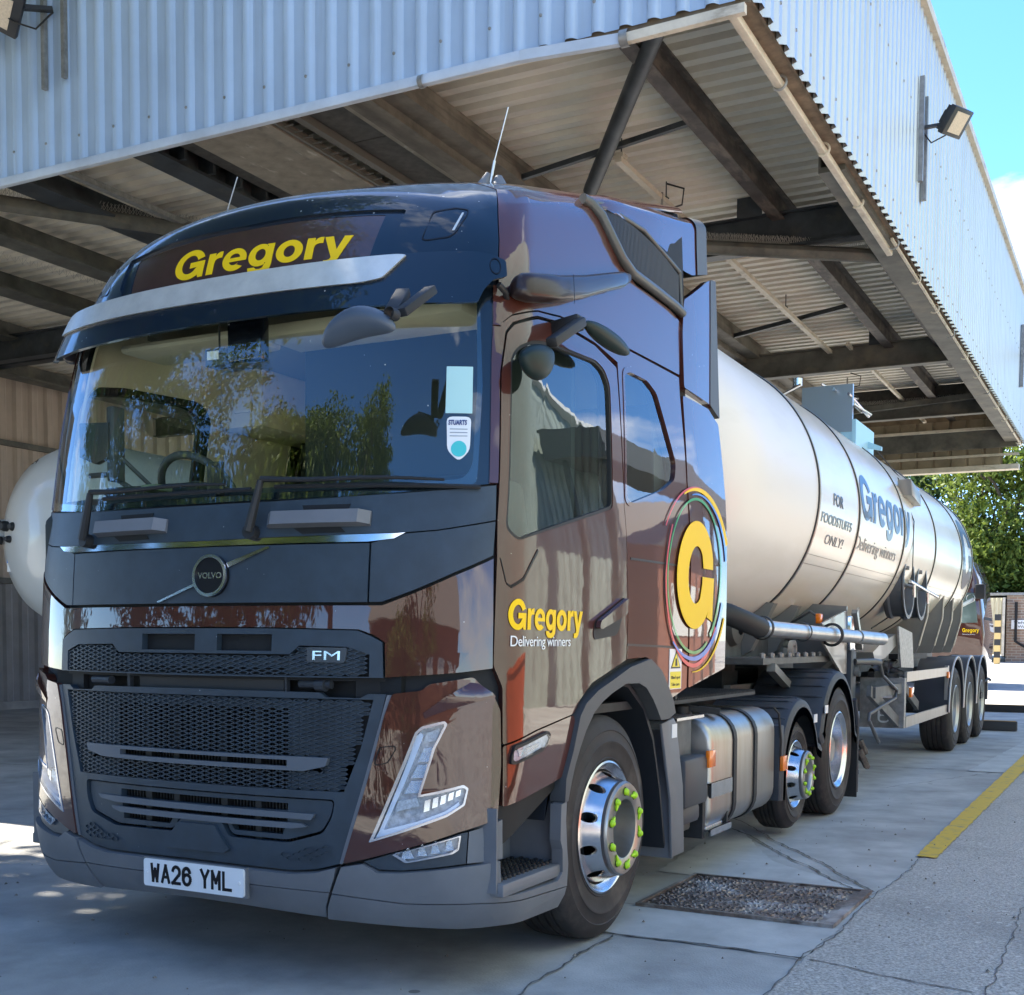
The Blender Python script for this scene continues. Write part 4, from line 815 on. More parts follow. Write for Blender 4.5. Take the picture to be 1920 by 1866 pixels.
upper = panel('cab_upper_side', [[(.757, 2.542), (.796, 2.542), (.803, 2.558), (.855, 2.593), (1.05, 2.644), (1.252, 2.664), (1.60, 2.669), (2.660, 2.658), (2.695, 2.78), (2.56, 2.80), (2.1, 2.835), (1.90, 2.88), (1.76, 2.96), (1.62, 3.05), (1.50, 3.10), (.76, 3.10), (.770, 3.03), (.785, 2.892), (.783, 2.70), (.757, 2.70)]], S, .0, .03, BROWN, tr, (.05, .05), mirror=True)
# roof cap: brown behind, dark in front
panel('roof_skin', [[(-2.83, 3.1002), (-.76, 3.1002), (-.6, 3.15), (-.3, 3.158), (.3, 3.158), (.6, 3.15), (.76, 3.1002), (2.83, 3.1002), (2.83, 3.1595), (-2.83, 3.1595)]], S, .0, .01, BROWN, tr, (.05, .0098))
panel('top_front', [sym([(0, 2.975), (.425, 2.985), (.405, 2.858), (.365, 2.808), (0, 2.79), (0, 2.70), (.755, 2.70), (.778, 2.80), (.780, 2.892), (.765, 3.03), (.755, 3.098), (.6, 3.148), (.3, 3.156), (0, 3.156)])] if 0 else
      [[(-.755, 2.70), (.755, 2.70), (.778, 2.80), (.780, 2.892), (.765, 3.03), (.755, 3.098), (.6, 3.148), (.3, 3.156), (-.3, 3.156), (-.6, 3.148), (-.755, 3.098), (-.765, 3.03), (-.780, 2.892), (-.778, 2.80)], rnd(sym([(.0, 2.962), (.432, 2.978), (.408, 2.855), (.365, 2.808), (0, 2.79)]), .01)], S, .0, .03, NAVY, tr, (.04, .02))
nm = panel('name_board', [rnd(sym([(.0, 2.956), (.375, 2.966), (.345, 2.813), (0, 2.796)]), .008)], S, -.012, .03, mat('name_board_brown', (.050, .024, .02), .3, 0, .8, noise=(30, .9, 1.3)), tr, (.04, .02))
panel('name_surround', [rnd(sym([(.0, 2.962), (.432, 2.978), (.408, 2.855), (.365, 2.808), (0, 2.79)]), .01), rnd(sym([(.0, 2.953), (.372, 2.962), (.343, 2.815), (0, 2.799)]), .008)], S, -.010, .03, NAVY, nm, (.04, .02))
logo_word('lettering', 'Gregory', -.355, .545, 2.824, 2.918, SX, -.0095, YEL, nm, (.05, .03))
panel('roof_lamp_cover', [rnd([(.516, 2.976), (.591, 3.003), (.642, 3.003), (.639, 2.974), (.603, 2.896), (.580, 2.876), (.505, 2.860), (.491, 2.866)], .01), rnd([(.519, 2.971), (.592, 2.998), (.638, 2.998), (.634, 2.973), (.600, 2.899), (.578, 2.881), (.507, 2.865), (.495, 2.870)], .01)], S, .0022, .002, INK, tr, (0, 0), mirror=True)
panel('roof_lamp_mark', [[(.617, 2.983), (.624, 2.983), (.596, 2.905), (.588, 2.905)]], S, .003, .002, mat('lamp_mark', (.45, .5, .55), .3), tr, (0, 0), mirror=True)
# sun visor: a separate shell standing off the front
def VIS(u, v, o):                                  # v 0 bottom .. 1 top
    z = 2.585+.205*v; zz = 2.60+.16*v
    off = .095-.045*v; q = S(u*.98, zz, off+o); k = -.030*(1-min(1, abs(u)/.7)**2)
    return (q[0], q[1], z+.035*(1-abs(u)**2)+k)
VO = [(-.74, .0), (-.66, -.02), (-.35, .0), (0, .02), (.35, .0), (.66, -.02), (.70, .0), (.72, .25), (.755, .48), (.81, .58), (.81, .92), (.74, 1.02), (.62, 1.04), (-.62, 1.04), (-.74, 1.02), (-.82, .80), (-.82, .30)]
vs_ = panel('sun_visor', [rnd(VO, .04)], VIS, .0, .022, NAVY, tr, (.03, .1))
panel('visor_strip', [rnd([(-.70, .56), (-.3, .53), (0, .50), (.36, .48), (.415, .54), (.475, .99), (.45, 1.02), (0, 1.02), (-.60, 1.02), (-.70, .98)], .03)], VIS, .012, .02, mat('visor_silver', (.66, .65, .60), .32, .40, noise=(9, .85, 1.1, 6), bump=(160, .15, .001)), vs_, (.03, .1))
MB().tube([S(.765, 2.675, .05), S(.80, 2.66, .03), S(.83, 2.655, -.01)], .012, 8).build('visor_stay', RUB, vs_, smooth=40)
panel('visor_disc', [circ(.765, .76, .022, .17, 24), circ(.765, .76, .019, .145, 24)], VIS, .0025, .002, INK, vs_, (0, 0), mirror=True)
# windscreen
wsg = panel('windscreen', [WS], S, -.006, 0, GLASSW, tr, (.04, .06))
panel('windscreen_border', [[(-.752, 1.932), (-.35, 1.890), (0, 1.885), (.35, 1.890), (.752, 1.932), (.775, 2.3), (.77, 2.70), (0, 2.68), (-.77, 2.70), (-.775, 2.3)],
      rnd([(-.66, 1.958), (-.35, 1.915), (0, 1.912), (.35, 1.915), (.655, 1.950), (.683, 2.0), (.695, 2.3), (.69, 2.66), (0, 2.64), (-.69, 2.66), (-.70, 2.3), (-.69, 2.0)], .03)], S, -.009, .008, mat('frit_black', (.006, .010, .014), .2, 0, .6), wsg, G1)
panel('screen_sticker', [rect(.588, .678, 2.195, 2.374)], S, -.004, .002, mat('pale_sticker', (.42, .66, .64), .5), wsg, (.05, 0))
stk = panel('screen_sticker', [rnd([(.592, 2.182), (.675, 2.182), (.671, 2.053), (.634, 2.012), (.596, 2.053)], .02)], S, -.004, .002, WHITE, wsg, (.05, 0))
lettering('lettering', 'STUARTS', 1.014, 1.074, 2.150, 2.170, SX, -.002, mat('dark_blue_ink', (.01, .03, .16), .5), wsg, .03, grid=(0, 0))
panel('round_mark', [circ(.634, 2.060, .026, .030, 24)], S, -.0025, .001, mat('teal_print', (.05, .50, .52), .5), wsg, (0, 0))
panel('fine_print', [rect(.603, .662, 2.133-.013*k, 2.136-.013*k) for k in range(3)], S, -.0025, .001, mat('grey_print', (.25, .3, .35), .6), wsg, (0, 0))
# wipers
def wiper(px, ex, ztip):
    b = MB(); p = Vector(SX(px, 1.755, .035)); k = Vector(SX(px+.05, 1.945, .055)); b.tube([SX(px, 1.755, .0), p], .03, 12)
    b.tube([p, p+(k-p)*.45, k], [.020, .018, .013], 8); n = 7
    pts = [Vector(SX(px+.05+(ex-px-.05)*i/n, 1.950+(ztip-1.95)*i/n-.004*sin(i), .055-.018*min(1, i/3))) for i in range(n+1)]; b.tube(pts, [.012, .011, .010, .009, .008, .007, .006, .005], 8)
    o = b.build('wiper_arm', RUB, tr, smooth=40)
    pts = [Vector(SX(px+.09+(ex-px+.02)*i/14, 1.928+(ztip-1.95)*i/14, .016)) for i in range(15)]; MB().tube(pts, .009, 6).build('wiper_blade', RUB, o, smooth=40)
wiper(-.66, .14, 1.945); wiper(.27, 1.02, 1.935)
# mirrors and camera arms
def ell(b, c, rx, ry, rz, R=None, n=18, m_=12, cut=None):
    base = len(b.v)
    for i in range(m_+1):
        a = -pi/2+pi*i/m_
        for k in range(n):
            t = 2*pi*k/n; p = Vector((rx*cos(a)*cos(t), ry*cos(a)*sin(t), rz*sin(a)))
            if cut: p = cut(p)
            if R: p = R @ p
            b.v.append(tuple(Vector(c)+p))
    for i in range(m_):
        for k in range(n): b.face([base+i*n+k, base+i*n+(k+1) % n, base+(i+1)*n+(k+1) % n, base+(i+1)*n+k])
    return b
fm = ell(MB(), (.985, -.22, 2.400), .145, .070, .050, Matrix.Rotation(radians(-6), 3, 'Y') @ Matrix.Rotation(radians(-18), 3, 'X'), 28, 16, lambda p: Vector((p.x, p.y if p.y < 0 else p.y*.6, p.z-.35*p.x*p.x/.16)))
fmo = fm.build('front_mirror', mat('mirror_grey_blue', (.06, .08, .11), .45), tr, smooth=60)
MB().beam((1.08, -.20, 2.42), (.96, -.215, 2.44), .035, .03).beam((1.04, -.04, 2.545), (1.08, -.18, 2.43), .05, .03).beam((1.14, -.02, 2.545), (1.12, -.18, 2.43), .05, .03).lathe([(.02, -.02), (.02, .02)], (1.12, -.23, 2.415), 'y', 16).build('mirror_arm', mat('mirror_arm_grey', (.022, .025, .03), .55, spec=.2), fmo, bevel=.006)
def camarm(s):
    b = MB(); rows = [(.826, 2.660, 2.695, .03), (.834, 2.645, 2.714, .06), (.855, 2.634, 2.726, .075), (.90, 2.630, 2.736, .08), (1.10, 2.670, 2.768, .08), (1.35, 2.724, 2.800, .075), (1.60, 2.776, 2.830, .065), (1.80, 2.803, 2.848, .06), (1.90, 2.824, 2.850, .045), (1.945, 2.836, 2.846, .02)]; n = 20
    for (u, z0, z1, w) in rows:
        for k in range(n):
            t = 2*pi*k/n; cx = abs(cos(t))**.6*(1 if cos(t) > 0 else -1); cz = abs(sin(t))**.75*(1 if sin(t) > 0 else -1)
            p = S(u, (z0+z1)/2+(z1-z0)/2*cz, .012+w/2*(1+cx)); b.v.append((s*p[0], p[1], p[2]))
    for i in range(len(rows)-1):
        for k in range(n): b.face([i*n+k, i*n+(k+1) % n, (i+1)*n+(k+1) % n, (i+1)*n+k])
    b.face(list(range(n))[::-1]); b.face([(len(rows)-1)*n+k for k in range(n)])
    o = b.build('camera_arm', mat('arm_black', (.024, .014, .012), .33, 0, .25, spec=.25), tr, smooth=50)
    # seam of the hinged cover
    Q = [S(1.18, 2.672+.10*i/6, .102) for i in range(7)]; MB().tube([(s*p[0], p[1], p[2]) for p in Q], .0015, 5).build('arm_seam', INK, o)
    return o
camarm(1); camarm(-1)
km = MB(); kc = S(.92, 2.445, .11); ell(km, (kc[0]-.02, kc[1]-.02, kc[2]-.045), .045, .125, .088, Matrix.Rotation(radians(14), 3, 'X'), 24, 14, lambda p: Vector((p.x, p.y, p.z if p.z < 0 else p.z*.5)))
kmo = km.build('kerb_mirror', mat('mirror_dark', (.010, .020, .018), .45, spec=.25), tr, smooth=60)
kc2 = S(1.46, 2.595, .12); k2 = MB(); ell(k2, kc2, .038, .23, .038, Matrix.Rotation(radians(-3), 3, 'X'), 24, 12); k2.build('mirror_back', mat('mirror_dark', (.015, .02, .02), .3), kmo, smooth=60)
p, q = Vector(S(1.20, 2.60, -.01)), Vector(S(1.20, 2.605, .12)); MB().beam(p, q, .06, .06).beam(q, Vector(kc)+Vector((0, .06, .02)), .05, .04).build('mirror_bracket', RUB, kmo, bevel=.01)
# door furniture and livery
def mkhandle(s):
    P = rnd([(1.626, 1.430), (1.945, 1.545), (1.962, 1.525), (1.895, 1.395), (1.860, 1.372), (1.631, 1.352), (1.615, 1.374)], .02)
    P = P if s > 0 else neg(P)
    h = panel('door_handle', [P], S, .003, .002, RUB, door if s > 0 else doorm, G1)
    Q = rnd([(1.632, 1.432), (1.94, 1.542), (1.952, 1.520), (1.925, 1.468), (1.65, 1.398), (1.625, 1.400)], .015); Q = Q if s > 0 else neg(Q)
    panel('handle_pull', [Q], S, .030, .022, BROWN, door if s > 0 else doorm, (.04, .04))
mkhandle(1); mkhandle(-1)
for P in ([(.812, 1.655), (.845, 1.565), (.872, 1.553), (.952, 1.585), (1.060, 1.700)],):
    Q = P+[(u+.007, z-.010) for u, z in P[::-1]]; panel('door_scallop', [Q], S, .003, .003, INK, door, (.05, 0))
ml = empty('side_marker', (0, 0, 0), '', ''); del ml['label'], ml['category']; ml.parent = tr
SMK = rnd([(.897, .921), (.919, .943), (1.174, .984), (1.195, .967), (1.165, .933), (1.126, .920), (.913, .883), (.894, .888)], .008)
panel('housing', [SMK], S, .008, .01, MATS['lamp_chrome'], ml, G1); panel('rim', [inset(SMK, .006), inset(SMK, -.006)], S, .014, .015, RUB, ml, G1)
panel('reflector', [[(.94, .905), (1.09, .935), (1.10, .950), (.93, .930)]], S, .012, .01, MATS['ribbed_chrome'], ml, (.02, .02)); panel('lens', [inset(SMK, -.004)], S, .015, 0, LENS, ml, G1)
logo_word('lettering', 'Gregory', .862, 1.500, 1.388, 1.502, S, .003, YEL, door)
lettering('lettering', 'Delivering winners', .882, 1.388, 1.325, 1.367, S, .003, WHITE, door, .0, space=.95, grid=(.06, 0))
ws_ = panel('warning_sticker', [rect(2.547, 2.722, 1.108, 1.310)], S, .003, .002, WHITE, tr, (.1, 0))
panel('warning_patch', [rect(2.560, 2.712, 1.112, 1.196)], S, .004, .001, mat('bright_yellow', (.80, .62, .01), .4), ws_, (0, 0))
panel('warning_triangle', [[(2.565, 1.212), (2.705, 1.212), (2.637, 1.300)]], S, .004, .001, INK, ws_, (0, 0)); panel('warning_triangle', [[(2.582, 1.220), (2.690, 1.220), (2.637, 1.288)]], S, .005, .001, MATS['bright_yellow'], ws_, (0, 0)); panel('warning_figure', [[(2.625, 1.225), (2.655, 1.225), (2.648, 1.262), (2.628, 1.262)]], S, .006, .001, INK, ws_, (0, 0))
lettering('lettering', 'Blind spot', 2.572-.51, 2.702-.51, 1.160, 1.176, SY, .005, INK, ws_, .01, grid=(0, 0)); lettering('lettering', 'Take care', 2.575-.51, 2.69-.51, 1.125, 1.141, SY, .005, INK, ws_, .01, grid=(0, 0))
# cab rear: extension panels, wind deflector, intake grille
SE = lambda u, z, o: S(u, z, o-.03*max(0, abs(u)-2.80)**1.5)
pan = lambda nm_, P, off=.0, th=.04, m_=BROWN, par=None, g=(.06, .1), **k: panel(nm_, [P], SE, off, th, m_, par or tr, g, mirror=True, **k)
pan('rear_extension', rnd([(2.830, 1.108), (3.477, 1.20), (3.470, 1.6), (3.40, 2.15), (3.30, 2.56), (3.12, 2.60), (2.70, 2.600), (2.735, 2.163), (2.812, 1.73), (2.830, 1.32)], .015), .004)
pan('rear_extension', rnd([(2.700, 2.625), (3.10, 2.615), (3.28, 2.585), (3.245, 2.885), (3.12, 2.882), (2.72, 2.83), (2.69, 2.76)], .015), .012)
pan('edge_seal', rnd([(3.12, 2.612), (3.29, 2.582), (3.255, 2.885), (3.16, 2.885)], .01), .016, .05, mat('seal_grey', (.07, .075, .075), .5))
YT = [(1.16, 3.28), (1.39, 3.35), (1.73, 3.45), (2.11, 3.53), (2.72, 3.66), (3.02, 3.735)]
def lerp(T, y):
    for (a, p), (c, q) in zip(T, T[1:]):
        if y <= c: return p+(q-p)*(y-a)/(c-a)
    return T[-1][1]
ZBT = [(1.20, 3.24), (1.45, 3.315), (1.86, 3.345), (2.17, 3.355), (2.45, 3.35), (2.55, 3.325), (2.75, 3.345), (3.02, 3.42)]
def defl(name, y0, y1, grow, m_):
    b = MB(); n = 14; R_ = 8
    for i in range(n+1):
        y = y0+(y1-y0)*i/n; zt = lerp(YT, y)+grow; zb = lerp(ZBT, y); w = 1.09-.03*max(0, y-2.2)-.20*max(0, 1.62-y)+grow
        r = .085; half = [(w+.01, zb), (w+.004, (zb+zt-r)/2), (w, zt-r)]+[(w-r+r*cos(pi/2*k/R_), zt-r+r*sin(pi/2*k/R_)) for k in range(1, R_+1)]+[(w*.6, zt+.045), (w*.25, zt+.075)]
        b.v += [(x, y, z) for x, z in half]+[(-x, y, z) for x, z in half[::-1]]
    m_n = len(half)*2
    for i in range(n):
        for k in range(m_n-1): b.face([i*m_n+k, i*m_n+k+1, (i+1)*m_n+k+1, (i+1)*m_n+k])
    if grow: b.face([n*m_n+k for k in range(m_n)])
    return b.build(name, m_, tr, smooth=40)
defl('roof_deflector', 1.34, 3.00, 0, BROWN)
MB().box(-.96, .96, 1.6, 2.86, 3.0, 3.36).build('deflector_base', BLACK, tr)
defl('edge_seal', 2.84, 3.02, .006, MATS['seal_grey'])
ig = pan('intake_grille', rnd([(1.56, 3.080), (1.715, 3.078), (2.680, 2.885), (2.695, 2.810), (2.573, 2.815), (2.020, 2.868), (1.825, 2.950), (1.66, 3.050)], .01), -.012, .02, mat('intake_dark', (.02, .022, .024), .7, spec=.1))
b = MB()
for s in (1, -1):
    for k in range(60):
        u = 1.70+k*.0163; zt = 3.075-(u-1.715)*.197; zb = 3.03-(u-1.70)*.62 if u < 1.84 else 2.945-(u-1.84)*.40 if u < 2.02 else 2.868-(u-2.02)*.095
        b.beam(S(s*u, zb+.006, .002), S(s*u, zt-.006, .002), .0045, .012)
b.build('grille_bars', mat('bar_grey', (.10, .10, .095), .5), ig)['kind'] = 'stuff'
for s in (1, -1): MB().tube([S(s*u, z, .012) for u, z in [(1.50, 3.088), (1.58, 3.072), (1.68, 3.025), (1.80, 2.945), (1.90, 2.895), (2.02, 2.862), (2.3, 2.835), (2.573, 2.812), (2.69, 2.80)]], .025, 10).tube([S(s*u, z, .004) for u, z in [(1.56, 3.088), (1.72, 3.082), (2.2, 2.99), (2.68, 2.89), (2.70, 2.80)]], .012, 8).build('intake_frame', mat('frame_grey', (.06, .062, .06), .4, 0, .2), ig, smooth=50)
MB().box(-1.14, 1.14, 2.27, 2.30, 1.05, 3.15).box(-1.2, 1.2, 2.27, 2.30, 1.05, 2.5).build('back_wall', CHASD, tr)
MB().box(-1.16, 1.16, .55, 2.28, 1.02, 1.06).build('cab_floor', CHASD, tr)
# G emblem and rings across the extension
cy, cz_ = 2.915, 1.69
def vin(name, P, m_, o=.0085): return panel(name, [P], SE, o, .002, m_, tr, (.08, .12))
CY, RY, RZ = 2.895, .455, .478
vin('livery_ring', ring2(CY, cz_, RY, RZ, .012, 150, 262, 50, .020), RED); vin('livery_ring', ring2(CY, cz_, RY, RZ, .020, 262, 325, 40, .030), RED, .0087)
vin('livery_ring', ring2(CY+.01, cz_-.012, RY+.115, RZ-.0, .010, 70, 150, 40, .010), RED, .0084)
vin('livery_ring', ring2(CY+.035, cz_+.02, RY+.095, RZ-.035, .052, 25, 118, 50, .008), YEL, .0092)
vin('livery_ring', ring2(CY+.03, cz_, RY+.06, RZ-.045, .030, 15, 105, 40, .006), BLUE, .0094); vin('livery_ring', ring2(CY, cz_, RY+.07, RZ-.035, .010, 232, 342, 40, .045), BLUE, .0094)
vin('livery_ring', ring2(CY, cz_, RY-.02, RZ-.07, .030, -52, 130, 70, .010), GREEN, .0097); vin('livery_ring', ring2(CY, cz_-.0, RY-.02, RZ-.07, .010, 130, 300, 60, .018), GREEN, .0097)
vin('livery_ring', ring2(CY, cz_-.005, RY+.13, RZ+.02, .004, 268, 335, 40, .022), YEL, .0092)
GL = ring2(2.885, 1.700, .285, .275, .155, 62, 350, 60) 
GP = [(2.885+.290*cos(radians(t)), 1.695+.282*sin(radians(t))) for t in range(20, 322, 6)]+[(3.085, 1.478), (3.185, 1.455), (3.190, 1.690), (2.99, 1.690), (2.99, 1.655)]+[(2.885+.125*cos(radians(t)), 1.695+.150*sin(radians(t))) for t in range(-52, -322, -8)]+[(3.00, 1.735), (3.165, 1.735)]
vin('livery_letter', GP, YEL, .0100)
# ---------------------------------------------------------------- cab interior
INT = mat('cab_lining', (.62, .56, .42), .7, noise=(3, .9, 1.05)); INTD = mat('cab_dark_trim', (.06, .068, .068), .6)
it = empty('interior', (0, 0, 0), '', ''); del it['label'], it['category']; it.parent = tr
panel('lining', [[(-2.45, 1.95), (-.80, 1.95), (-.74, 2.64), (-.76, 2.9), (-2.45, 2.9)], inset(neg(DW), .03)], S, -.07, .01, INT, it, (.1, .15))
panel('lining', [[(.80, 1.5), (2.45, 1.5), (2.45, 2.9), (.76, 2.9), (.74, 2.64)], inset(DW, .03), inset(RW, .03)], S, -.07, .01, INTD, it, (.1, .15))
panel('lining', [[(-2.45, 1.2), (-.80, 1.2), (-.80, 1.95), (-2.45, 1.95)]], S, -.07, .01, INTD, it, (.1, .15))
MB().box(-.98, .98, .80, 2.2, 2.78, 2.82).box(-.9, .9, .60, .8, 2.78, 2.82).box(-1.1, 1.1, 2.16, 2.2, 2.55, 2.80).build('ceiling', mat('headlining', (.26, .25, .19), .8), it)
MB().box(-1.12, -.82, 1.45, 2.18, 2.46, 2.78).build('bunk_locker', INT, it, bevel=.04)
MB().box(-.92, -.2, .56, .85, 2.66, 2.70).box(-.1, .92, .56, .85, 2.64, 2.70).build('overhead_shelf', INT, it, bevel=.02)
MB().box(-1.1, 1.1, 2.18, 2.2, 1.2, 2.55).build('back_lining', INTD, it)
MB().box(-.42, 1.05, 1.30, 1.34, 1.2, 2.80).build('darkening_curtain', mat('curtain', (.035, .045, .04), .9), it)  # plain dark sheet set forward to darken the nearside so screen reflections show
b = MB()
for k in range(16): b.tube([(-.95+.04*k+random.uniform(-.01, .01), 1.98+.02*(k % 2), 1.3), (-.95+.042*k, 1.98, 2.5)], .024, 8)
for k in range(20): b.tube([(.05+.045*k, 1.98+.02*(k % 2), 1.3), (.05+.045*k, 1.98, 2.5)], .026, 8)
b.build('curtain', mat('curtain', (.035, .045, .04), .9), it, smooth=50)
b = MB(); pts = [(-1.12, 2.02), (-.6, 1.975), (-.2, 1.96), (.3, 1.94), (1.1, 1.94)]
b.prism([(.28, 1.88), (.40, 1.97), (.55, 2.00), (.80, 1.99), (.85, 1.80), (.80, 1.4), (.28, 1.4)], 'x', -1.12, 1.08); b.build('dashboard', mat('dash_dark', (.018, .024, .022), .75), it, bevel=.03)
MB().box(-1.0, -.42, .52, .82, 2.0, 2.045).build('dash_cowl', MATS['dash_dark'], it, bevel=.02)
sw = MB(); c = Vector((-.655, .80, 2.02)); ax = Vector((0, -.72, -.5)).normalized() ; e1 = Vector((1, 0, 0)); e2 = ax.cross(e1).normalized()
pts = [c+(e1*cos(t)+e2*sin(t))*.215 for t in [2*pi*k/36 for k in range(37)]]; sw.tube(pts, .019, 10, False)
for t in (0, pi, -pi/2): sw.tube([c, c+(e1*cos(t)-e2*abs(sin(t)))*.21], .018, 8)
sw.lathe([(.07, -.02), (.07, .03), (.001, .035)], tuple(c), 'y', 20, -1); sw.build('steering_wheel', INTD, it, smooth=50)
def seat(x):
    b = MB().box(x-.27, x+.27, 1.15, 1.65, 1.50, 1.66).box(x-.25, x+.25, 1.60, 1.78, 1.62, 1.98).box(x-.14, x+.14, 1.64, 1.75, 1.96, 2.10); b.build('seat', mat('seat_cloth', (.03, .035, .035), .9), it, bevel=.05)
seat(-.62); seat(.62)
MB().prism([(-1.055, 2.335), (-.87, 2.325), (-.875, 2.165), (-.955, 2.14), (-1.055, 2.175)], 'y', .44, .47).build('monitor', mat('monitor_back', (.028, .036, .032), .4), it, bevel=.006)
MB().box(-.895, -.845, .45, .52, 2.06, 2.40).build('camera_display', INTD, it, bevel=.01)
MB().tube([(-1.05, .5, 2.10), (-.93, .5, 2.10), (-.83, .55, 2.03)], .013, 8).tube([(-.85, .5, 2.17), (-.77, .6, 2.05), (-.7, .7, 2.0)], .01, 8).build('cable', INTD, it, smooth=50)
MB().box(-.05, .13, .30, .36, 2.48, 2.66).build('sensor_housing', mat('sensor_black', (.006, .008, .014), .2, 0, .5), it, bevel=.015)
MB().box(-.165, -.06, .30, .37, 2.475, 2.545).box(-.12, -.115, .33, .34, 2.54, 2.66).build('dash_camera', INTD, it, bevel=.01); MB().box(-.15, -.09, .295, .2995, 2.50, 2.535).build('camera_label', WHITE, it)
MB().box(-.145, -.07, .28, .31, 1.94, 2.08).box(-.125,-.09,.27,.3,1.88,1.95).build('phone_mount', RUB, it, bevel=.006)
MB().box(-.60, -.50, .36, .46, 1.99, 2.02).build('dash_box', mat('box_olive', (.18, .22, .12), .6), it, bevel=.01)
MB().box(-1.0, -.88, 1.43, 1.45, 2.54, 2.66).build('locker_switch', INT, it, bevel=.01)
# offside outer mirror seen through the screen
# ---------------------------------------------------------------- antennas
for (x, y, z, l, name) in ((.80, 1.0, 3.30, .30, 'roof_antenna'), (-.50, .80, 3.22, .24, 'roof_antenna')):
    b = MB().tube([(x, y, z), (x+.02, y, z+.09)], .006, 6).tube([(x+.02, y, z+.09), (x+.085, y, z+l)], .0028, 6); an = b.build(name, mat('aerial_steel', (.6, .6, .58), .3, .8), tr, smooth=40)
    if x > 0: MB().tube([(x-.03, y-.02, z-.03), (x-.01, y, z+.04)], [.035, .012], 10).tube([(x+.03, y+.02, z-.03), (x+.03, y+.02, z+.03)], [.05, .015], 10).build('antenna_base', PLASTG, an, smooth=40)
# ---------------------------------------------------------------- wheels
def tyre_prof(R, Wd, rim, grooves=4, gd=.010):
    w = Wd/2; P = [(rim, w-.02), (rim+.012, w-.006), (rim+.020, w-.002), (rim+.024, w-.006), (rim+(R-rim)*.22, w+.0), (rim+(R-rim)*.40, w+.005), (rim+(R-rim)*.42, w+.008), (rim+(R-rim)*.45, w+.008), (rim+(R-rim)*.47, w+.004), (rim+(R-rim)*.66, w+.0), (rim+(R-rim)*.68, w+.003), (rim+(R-rim)*.72, w-.001), (R-.035, w-.014), (R-.012, w-.028), (R-.003, w-.045)]
    tread = w-.045; n = grooves
    xs = [tread-2*tread*(k+1)/(n+1) for k in range(n)]
    for x in xs: P += [(R, x+.007), (R-gd, x+.004), (R-gd, x-.004), (R, x-.007)]
    P += [(r, -h) for r, h in P[14::-1]]
    return P
